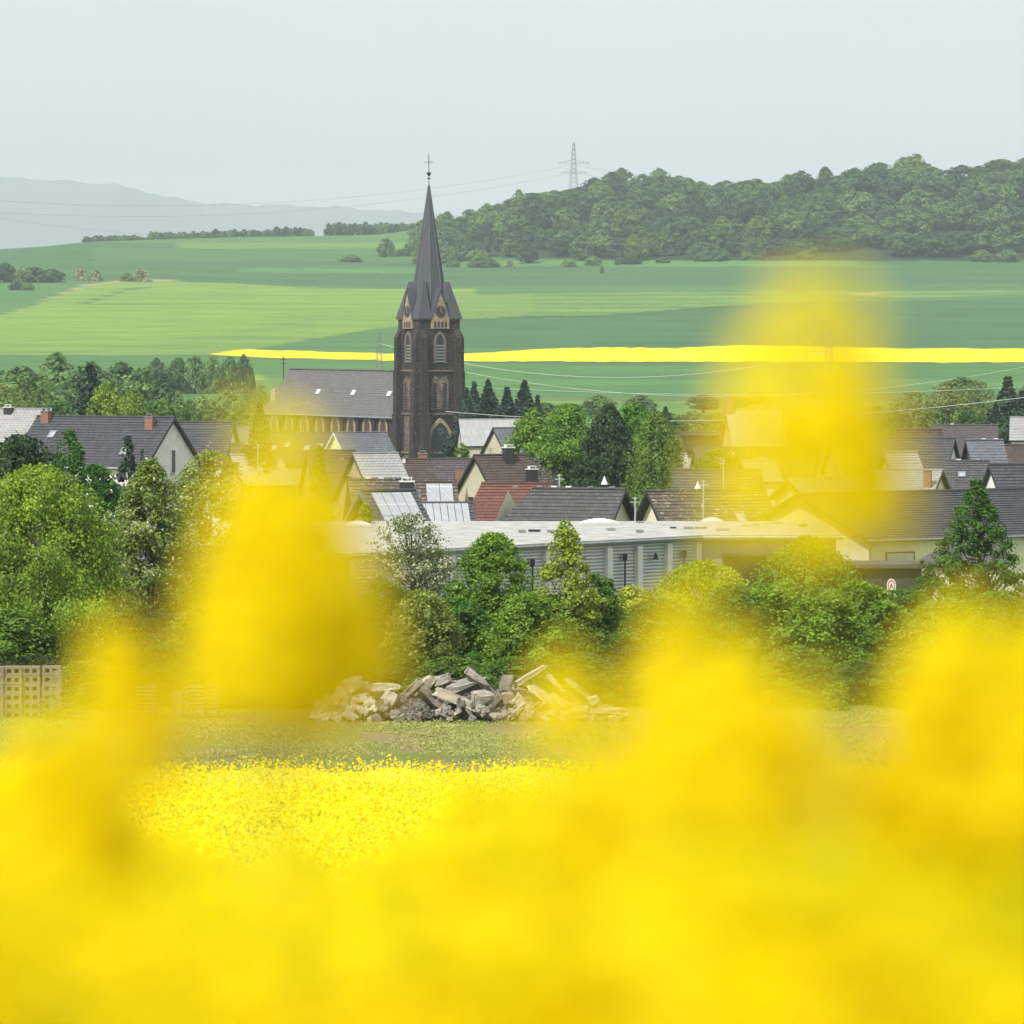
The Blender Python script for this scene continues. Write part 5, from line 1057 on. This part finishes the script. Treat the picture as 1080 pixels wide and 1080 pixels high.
# ------------------------------------------------------------------ pylons, poles, wires
def pylon(name, lab, px, Y, top, arms, bw, tw_, lat=.1, ybot=None, group='power pylons'):
    x = (px - 540) / F * Y; g = tzs(x, Y) - .3; h = P(px, top, Y).z - g
    e = empty(name, (x, Y, g), lab, 'pylon', group, R_(12)); mb = MB()
    ht = h * .97; n = 12
    W_ = lambda z: bw + (tw_ - bw) * (z / ht) ** .75
    for sx in (-1, 1):
        for sy in (-1, 1): mb.tube([(sx * W_(z) / 2, sy * W_(z) / 2, z) for z in np.linspace(0, ht, 7)], lat, 4)
    zs = np.linspace(0, ht, n + 1)
    for a, b in zip(zs[:-1], zs[1:]):
        for sg in (-1, 1):
            mb.tube([(-W_(a) / 2, sg * W_(a) / 2, a), (W_(b) / 2, sg * W_(b) / 2, b)], lat * .6, 3); mb.tube([(W_(a) / 2, sg * W_(a) / 2, a), (-W_(b) / 2, sg * W_(b) / 2, b)], lat * .6, 3)
            mb.tube([(sg * W_(a) / 2, -W_(a) / 2, a), (sg * W_(b) / 2, W_(b) / 2, b)], lat * .6, 3)
    mb.tube([(0, 0, ht), (0, 0, h)], lat, 4); mb.build('lattice_mast', M['wire'], e)
    s = F / Y
    for (py, wpx) in arms:
        z = P(px, py, Y).z - g; w = wpx / s / 2; mb = MB()
        for sy in (-1, 1): mb.tube([(-w, 0, z), (0, sy * .5, z + .1), (w, 0, z)], lat * .8, 4)
        mb.tube([(-w, 0, z), (0, 0, z + w * .22), (w, 0, z)], lat * .8, 4)
        for q in (-.95, -.5, .5, .95): mb.tube([(w * q, 0, z), (w * q, 0, z - 1.6)], lat * .7, 4)
        mb.build('crossarm', M['wire'], e)
    return e
pylon('pylon', 'lattice pylon standing above the hilltop wood on the skyline', 605, 3880, 149, [(172, 34), (182, 28)], 7, 1.2, .13)
pylon('pylon', 'thin lattice pylon between the nave roof and the church tower', 400, 1480, 347, [(362, 12), (372, 16)], 3.2, .6, .06)
pylon('pylon', 'pylon standing in the valley behind the yellow blossom head', 874, 1420, 345, [(356, 28), (371, 44)], 4, .8, .08)
x = (299 - 540) / F * 1300; e = empty('utility_pole', (x, 1300, tzs(x, 1300)), 'wooden utility pole with crossarm above the nave roof', 'pole'); h = P(299, 376, 1300).z - tzs(x, 1300)
mb = MB(); mb.tube([(0, 0, 0), (0, 0, h)], .14, 5); mb.build('pole', bark, e); mb = MB(); mb.box((0, 0, h - .7), (1.5, .15, .15)); mb.box((0, 0, h - 1.6), (1.0, .15, .15)); mb.build('crossarm', bark, e)
def wire(lab, a, b, sag, r, grp='overhead wires', mat='wire'):
    A, B_ = P(*a), P(*b); n = 28; c = (A + B_) / 2
    mb = MB(); pts = []
    for i in range(n + 1):
        t = i / n; p = A.lerp(B_, t); p.z -= sag * 4 * t * (1 - t); pts.append(p - c)
    mb.tube(pts, r, 4, cap=False); o = mb.build('power_line', M[mat], loc=c); tag(o, lab, 'wire', grp)
for i, y1 in enumerate((173, 181)):
    wire(f'{["upper","lower"][i]} power line from the skyline pylon towards the left edge', (605, y1 + 1, 3880), (-260 , 182 + i * 14, 3500), 24, .07)
    wire(f'{["upper","lower"][i]} power line running right from the skyline pylon behind the wood', (605, y1 + 1, 3880), (1300, 150 + i * 6, 3900), 26, .07)
wire('faint power line low over the far blue hill', (-60, 220, 3300), (330, 246, 4200), 8, .06)
lw = plain('bright_aluminium_wire', (.6, .62, .62), .4, .3); M['lwire'] = lw
wire('bright wire across the green field below the yellow strip', (400, 362, 1480), (874, 371, 1420), 7.6, .055, mat='lwire'); wire('second bright wire across the green field, lower', (400, 372, 1480), (1200, 360, 1300), 12, .05, mat='lwire')
wire('bright wire over the trees right of the conifer row', (470, 434, 900), (1120, 414, 800), 2.6, .045, mat='lwire'); wire('third bright wire over the lower field', (480, 407, 1200), (1150, 404, 1100), 2, .04, mat='lwire')
wire('thin wire from the long charcoal roof towards the church', (180, 449, 520), (330, 423, 700), 1.2, .03)
# village service poles and masts
def mast(px, Y, top, lab, lamp=False):
    x = (px - 540) / F * Y; g = tzs(x, Y); h = P(px, top, Y).z - g; e = empty('mast', (x, Y, g), lab, 'mast', 'thin masts between the roofs')
    mb = MB(); mb.tube([(0, 0, 0), (0, 0, h)], .055, 6); mb.build('pole', M['pole'], e)
    mb = MB(); mb.box((0, 0, h - .35), (.7, .05, .05)); mb.box((0, 0, h - .1), (.35, .05, .05)); mb.build('crossarm', M['pole'], e)
M['pole'] = plain('galvanised_pole', (.5, .51, .5), .5, .2)
mast(742, 372, 506, 'white pole in front of the lichen spotted roof'); mast(590, 400, 500, 'thin pole over the grey roof with cream gable'); mast(670, 380, 524, 'short mast between the two dark gables'); mast(763, 440, 484, 'thin mast above the grey ribbed roof')
mast(272, 500, 468, 'mast beside the dark fir at the nave'); mast(410, 480, 478, 'mast with antenna over the mottled pale roof'); mast(713, 560, 460, 'mast left of the glazed dormer'); mast(832, 380, 532, 'mast over the wide cream gable')
for i, (px, py) in enumerate(((638, 505), (737, 510))):
    p = P(px, py, 395); g = tzs(p.x, 395); e = empty('chimney_cowl', (p.x, 397, g), f'slender flue with white bell cowl {["over the grey roof with cream gable", "over the lichen spotted roof"][i]}', 'flue', 'flues with bell cowls'); h = p.z - g
    mb = MB(); mb.tube([(0, 0, 0), (0, 0, h - .4)], .14, 8); mb.build('flue', M['dark'], e); mb = MB(); mb.tube([(0, 0, h - .45), (0, 0, h - .3), (0, 0, h - .05), (0, 0, h + .12)], [.26, .2, .08, .03], 10); mb.build('cowl', M['frame'], e)
# ------------------------------------------------------------------ rape field: far canopy as stuff
def petalmat(name, col, tr=.5):
    m, nt, b = newmat(name); at = N(nt, 'ShaderNodeAttribute'); at.attribute_name = 'tint'
    L(nt, ramp(nt, at.outputs['Fac'], [(0, g3(col, .82)), (1, g3(col, 1.08))]), b.inputs['Base Color']); b.inputs['Roughness'].default_value = .6; b.inputs['Specular IOR Level'].default_value = .2
    t = N(nt, 'ShaderNodeBsdfTranslucent'); t.inputs[0].default_value = (*g3(col, 1.0), 1); mx = N(nt, 'ShaderNodeMixShader'); mx.inputs[0].default_value = tr
    L(nt, b.outputs[0], mx.inputs[1]); L(nt, t.outputs[0], mx.inputs[2]); L(nt, mx.outputs[0], nt.nodes['Material Output'].inputs[0]); return m
PET = petalmat('rape_petal', (.97, .83, .001), .6); PETF = petalmat('rape_petal_far', (.84, .68, .001), .3); BUD = petalmat('rape_bud', (.62, .62, .02), .3); STEM = petalmat('rape_stem', (.42, .48, .06), .15); LEAFM = petalmat('rape_leaf', (.30, .38, .05), .25)
def field_stuff():
    C_, N_, S_, T_, I_ = [], [], [], [], []
    for (y0, y1, n, sz) in ((6.2, 12, 50000, .012), (12, 28, 90000, .016), (28, 60, 110000, .028), (60, 120, 130000, .042), (120, 214, 150000, .06)):
        u = rng.random(n); y = np.sqrt(y0**2 + u * (y1**2 - y0**2)); hw = .115 * y + 1.2; x = rng.uniform(-1, 1, n) * hw
        # heads: snap to plant positions so that racemes read as columns
        cell = sz * 4.5; xi = np.floor(x / cell); yi = np.floor(y / cell); hsh = np.abs(np.sin(xi * 12.9898 + yi * 78.233) * 43758.5453) % 1; hs2 = np.abs(np.sin(xi * 39.34 + yi * 11.13) * 24634.63) % 1
        k = .65; x = (xi + .5 + (hsh - .5) * .8) * cell + (x - (xi + .5) * cell) * k; y = (yi + .5 + (hs2 - .5) * .8) * cell + (y - (yi + .5) * cell) * k
        und = .06 * np.sin(x * 1.3 + y * .21) + .05 * np.sin(x * .4 - y * .33)
        top = .98 + (hsh ** 2) * .34 + und
        z = tz(x, y) + top - rng.random(n) ** 1.3 * .34
        nn = rng.normal(size=(n, 3)) * .7 + np.array([0, -.35, .7]); nn /= np.linalg.norm(nn, axis=1, keepdims=True)
        C_.append(np.stack([x, y, z], 1)); N_.append(nn); S_.append(sz * rng.uniform(.55, 1.15, n)); T_.append(rng.random(n)); 
        gap = (np.sin(x * .55 + y * .09) + np.sin(x * .9 - y * .17 + 2) > 1.2) | (rng.random(n) < .06)
        I_.append(np.where(gap & (rng.random(n) < .45) | (rng.random(n) < .05), 1, 0))
    me = cards('rapeseed_field', np.concatenate(C_), np.concatenate(N_), np.concatenate(S_), np.concatenate(T_), [PETF, BUD], aspect=.8)
    me.polygons.foreach_set('material_index', np.concatenate(I_).astype('i'))
    o = link(bpy.data.objects.new('rapeseed_flowers', me)); tag(o, 'mass of yellow rapeseed flowers of the sloping field', 'flowers', kind='stuff')
    ys = np.concatenate([np.linspace(6, 60, 120), np.linspace(60.5, 214, 260)]); us = np.linspace(-1, 1, 90)
    X = (.12 * ys[:, None] + 2) * us[None]; YY = np.repeat(ys[:, None], 90, 1)
    Z = tz(X, YY) + .74 + .1 * np.sin(X * 1.3 + YY * .21) + rng.normal(size=X.shape) * .04
    # the canopy mass drops to the ground at its far edge and sides
    Z[-1] = tz(X[-1], YY[-1]); Z[0] = tz(X[0], YY[0]); Z[:, 0] = tz(X[:, 0], YY[:, 0]); Z[:, -1] = tz(X[:, -1], YY[:, -1])
    mb = MB(); V = np.stack([X, YY, Z], -1).reshape(-1, 3); i = np.arange((len(ys) - 1) * 90).reshape(-1, 90)[:, :-1].ravel()
    me = bpy.data.meshes.new('rapeseed_stems'); me.from_pydata(V.tolist(), [], np.stack([i, i + 1, i + 91, i + 90], 1).tolist())
    m, nt, b = newmat('canopy_mass'); nn = noise(nt, 9, 6, rough=.8); L(nt, ramp(nt, nn, [(.36, (.22, .27, .02)), (.55, (.70, .57, .01))]), b.inputs['Base Color']); b.inputs['Roughness'].default_value = 1; me.materials.append(m)
    o = link(bpy.data.objects.new('rapeseed_stems', me)); tag(o, 'dense stems and leaves under the yellow rapeseed flowers', 'stems', kind='stuff')
field_stuff()
# ------------------------------------------------------------------ near rape plants, one by one
def raceme(seed, n=64, H=.085, R=.034, pl=.0105):
    """flower head: tip at the origin, flowers hanging below"""
    g = np.random.default_rng(seed); cen, nor, tint, mi, sz = [], [], [], [], []
    vs, fs, ms, tt = [], [], [], []
    def quad(c, a, b, m, t):
        k = len(vs); vs.extend([c, c + a * .5 + b, c + a, c + a * .5 - b]); fs.append((k, k + 1, k + 2, k + 3)); ms.append(m); tt.append(t)
    for i in range(n):
        h = ((i + .5) / n) ** .8; r = R * (.30 + .75 * math.sin(min(1, h * 1.25) * math.pi / 2)); a = i * 2.399 + g.normal() * .2
        c = np.array([r * math.cos(a), r * math.sin(a), -H * h + .01 * g.normal()])
        nv = np.array([math.cos(a) * (.35 + h), math.sin(a) * (.35 + h), 1.0 - .5 * h]) + g.normal(size=3) * .25; nv /= np.linalg.norm(nv)
        t = np.cross(nv, g.normal(size=3)); t /= np.linalg.norm(t); b = np.cross(nv, t); ti = g.random()
        for q in range(4):
            an = q * math.pi / 2; dr = (t * math.cos(an) + b * math.sin(an)) * .95 + nv * .22; pr = -t * math.sin(an) + b * math.cos(an)
            quad(c + dr * .001, dr * pl, pr * pl * .42, 0, ti)
        quad(np.array([0, 0, c[2] - .012]), c - np.array([0, 0, c[2] - .012]), np.cross(nv, [0, 0, 1]) * .0009, 1, .5)
        for q in range(2): quad(c, nv * .006 + t * (.002 * (q - .5)), b * .001, 1, .9)
    for i in range(22):
        a = i * 2.4; r = .010 * math.sqrt(i / 22); c = np.array([r * math.cos(a), r * math.sin(a), .004 - r * .4]); u = np.array([.3 * math.cos(a), .3 * math.sin(a), 1.0]) * .007
        quad(c, u, np.array([-math.sin(a), math.cos(a), 0]) * .0022, 1, g.random()); quad(c, u, np.array([math.cos(a), math.sin(a), 0]) * .0022, 1, g.random())
    me = bpy.data.meshes.new('flower_head'); me.from_pydata([tuple(v) for v in vs], [], fs); me.materials.append(PET); me.materials.append(BUD); me.polygons.foreach_set('material_index', ms)
    at = me.attributes.new('tint', 'FLOAT', 'FACE'); at.data.foreach_set('value', np.array(tt, 'f')); return me
RAC = [raceme(i, 95 + 8 * i, .085 + .008 * i, .036, .012) for i in range(4)]
RACB = [raceme(20 + i, 210, .13, .040, .013) for i in range(2)]
def plant_proto(seed, nb=5, spread=.10, pods=5, drop=(.07, .33), thin=1.0):
    """stem with its tip at the origin, root at z=-1.3; returns stem mesh, leaf mesh and head placements"""
    g = np.random.default_rng(seed); mb = MB()
    mb.tube([(0, 0, -.01), (g.normal() * .004, g.normal() * .004, -.3), (g.normal() * .015, g.normal() * .015, -.8), (0, 0, -1.3)], [.0016 * thin, .003 * thin, .006 * thin, .009 * thin], 6)
    heads = [((0, 0, 0), 1.0)]
    for i in range(nb):
        a = i * 2.4 + g.random(); dz = -g.uniform(*drop); sp_ = spread * (.5 + g.random() * .8)
        t = Vector((math.cos(a) * sp_, math.sin(a) * sp_, dz)); s = Vector((0, 0, dz - .22)); m = s.lerp(t, .5) + Vector((math.cos(a), math.sin(a), 0)) * .02
        mb.tube([s, m, t], [.0028, .002, .0012], 5, cap=False); heads.append((tuple(t), g.uniform(.75, 1.0)))
    for i in range(pods):   # young pods under the head
        a = i * 2.4; z = -.10 - i * .012; d = Vector((math.cos(a), math.sin(a), .5)); s = Vector((0, 0, z)); mb.tube([s, s + d * .022, s + d * .035 + Vector((0, 0, .03))], [.0006, .0012, .0006], 4, cap=False)
    st = mb.mesh('stem', [STEM], True)
    lb = MB()
    for i in range(8):
        a = i * 2.1 + g.random(); z = -.38 - i * .09; d = Vector((math.cos(a), math.sin(a), 0)); w = Vector((-math.sin(a), math.cos(a), 0)); ln = .07 + .012 * i
        p0 = Vector((0, 0, z)); p1 = p0 + d * ln * .5 + Vector((0, 0, .03)); p2 = p0 + d * ln + Vector((0, 0, -.01))
        lb.poly([p0, p1 - w * ln * .22, p1 + Vector((0, 0, -.006))]); lb.poly([p0, p1 + Vector((0, 0, -.006)), p1 + w * ln * .22]); lb.poly([p1 - w * ln * .22, p2, p1 + Vector((0, 0, -.006))]); lb.poly([p1 + Vector((0, 0, -.006)), p2, p1 + w * ln * .22])
    return st, lb.mesh('leaf', [LEAFM]), heads
PP = [plant_proto(i, 7 + i % 3, .075 + .010 * i, drop=(.03, .20)) for i in range(6)]
PH = [plant_proto(50, 4, .03, 0, drop=(.07, .16)), plant_proto(51, 5, .045, 0, drop=(.07, .2)), plant_proto(52, 1, .03, 0, drop=(.1, .14)), plant_proto(53, 0, .05, 0, thin=.45)]
def rape(tip, label, proto, group, hs=1.0, big=False, rz=None):
    g = tzs(tip.x, tip.y); k = (tip.z - g) / 1.3
    e = empty('rapeseed_plant', tuple(tip), label, 'plant', group, random.random() * 6.28 if rz is None else rz)
    st, lf, heads = proto
    for n, me in (('stem', st), ('leaf', lf)):
        o = bpy.data.objects.new(n, me); link(o); o.parent = e; o.scale = (1, 1, k)
    for i, (p, s) in enumerate(heads):
        o = bpy.data.objects.new('flower_head', (random.choice(RACB) if big and i == 0 else random.choice(RAC))); link(o); o.parent = e; o.location = (p[0], p[1], p[2] * k); s *= hs; o.scale = (s, s, s); o.rotation_euler = (random.uniform(-.15, .15), random.uniform(-.15, .15), random.random() * 6)
    return e
RG = 'out of focus rapeseed plants close to the camera'
HP = [ # px, py(tip), Y, proto, scale, big, label
 (283, 462, 2.8, 3, .98, True, 'tall blurred yellow rapeseed plant left of the church, highest of the left half'),
 (308, 548, 2.75, 3, .68, True, 'blurred rapeseed plant close at the right side of the tall left one'),
 (258, 552, 2.75, 3, .66, True, 'blurred rapeseed plant leaning left of the tall left one'),
 (292, 618, 2.75, 3, .7, False, 'blurred rapeseed plant filling the lower right part of the tall left bloom'),
 (262, 628, 2.7, 3, .62, False, 'blurred rapeseed plant filling the lower left part of the tall left bloom'),
 (124, 664, 2.85, 3, .58, True, 'rounded blurred rapeseed bloom over the hollow blocks and crates'),
 (60, 775, 2.7, 0, .9, True, 'lower rapeseed bloom beneath the rounded left one'),
 (592, 690, 3.0, 3, .55, False, 'small blurred rapeseed bloom over the right part of the rubble heap'),
 (735, 655, 2.8, 3, .9, True, 'blurred rapeseed bloom under the warehouse corner'),
 (785, 700, 2.7, 3, .8, True, 'broad blurred rapeseed bloom right of the warehouse corner one'),
 (838, 748, 2.7, 0, .9, True, 'blurred rapeseed bloom sloping down before the dark hedge foot'),
 (690, 765, 2.9, 0, .8, True, 'blurred rapeseed bloom at the right end of the rubble heap'),
 (745, 770, 2.6, 1, .9, True, 'rapeseed bloom below the warehouse corner one'),
 (1005, 660, 2.7, 3, .95, True, 'blurred rapeseed bloom under the airy tree at the right'),
 (1062, 690, 2.75, 0, 1.0, True, 'blurred rapeseed bloom cut by the right edge'),
 (985, 750, 2.7, 0, .9, True, 'lower blurred rapeseed bloom at the right of the gap'),
 (1130, 650, 2.6, 0, 1.0, True, 'rapeseed plant just beyond the right edge'),
 (862, 314, 2.35, 3, .95, False, 'faint yellow rapeseed head crossing the hillside, highest and most blurred'),
 (890, 388, 2.35, 3, .64, False, 'lower part bloom of the highest blurred rapeseed head over the yellow strip'),
 (30, 775, 2.8, 0, 1.0, True, 'blurred rapeseed bloom before the hollow block stacks'),
 (545, 850, 2.9, 0, .9, False, 'rapeseed bloom right below the gap with the field edge'),
 (505, 905, 2.5, 1, 1.0, True, 'rapeseed bloom low in the middle of the foreground mass, left of centre'),
 (560, 930, 2.4, 1, 1.0, True, 'rapeseed bloom low in the middle of the foreground mass, right of centre'),
 (600, 842, 2.9, 0, .9, False, 'rapeseed bloom below the rubble heap'),
]
for (px, py, Y, pr, s_, big, lab) in HP: rape(P(px, py, Y), lab, PH[pr], RG, s_, big)
k = 0; rnd = random.Random(4)
def fill(n, ya, yb, lo, hi, xr=(-120, 1200)):
    global k
    for i in range(n):
        Y = rnd.uniform(ya, yb); px = xr[0] + (xr[1] - xr[0]) * (i + rnd.random()) / n
        top = lo + (hi - lo) * rnd.random()
        if abs(px - 312) < 105 + 700 / Y * .55: top = max(top, 888 + rnd.random() * 60) + (40 if Y < 3.5 else 0)
        elif px > 440: top -= 15 * math.sin((px - 440) / 640 * 3.1)
        rape(P(px, top, Y), f'blurred rapeseed plant of the yellow foreground mass, {ordw(k)} of the {["front","middle","back"][min(2, int((Y - 2) / 1.6))]} rows', rnd.choice(PP), 'rapeseed plants of the yellow foreground mass', 1.0, rnd.random() < .5)
        k += 1
fill(60, 2.3, 3.2, 900, 1000); fill(70, 3.0, 4.4, 845, 930); fill(70, 4.2, 6.6, 828, 880); fill(55, 2.0, 2.6, 950, 1080, (-200, 1280))
print('plants', k, 'objects', len(sc.objects))
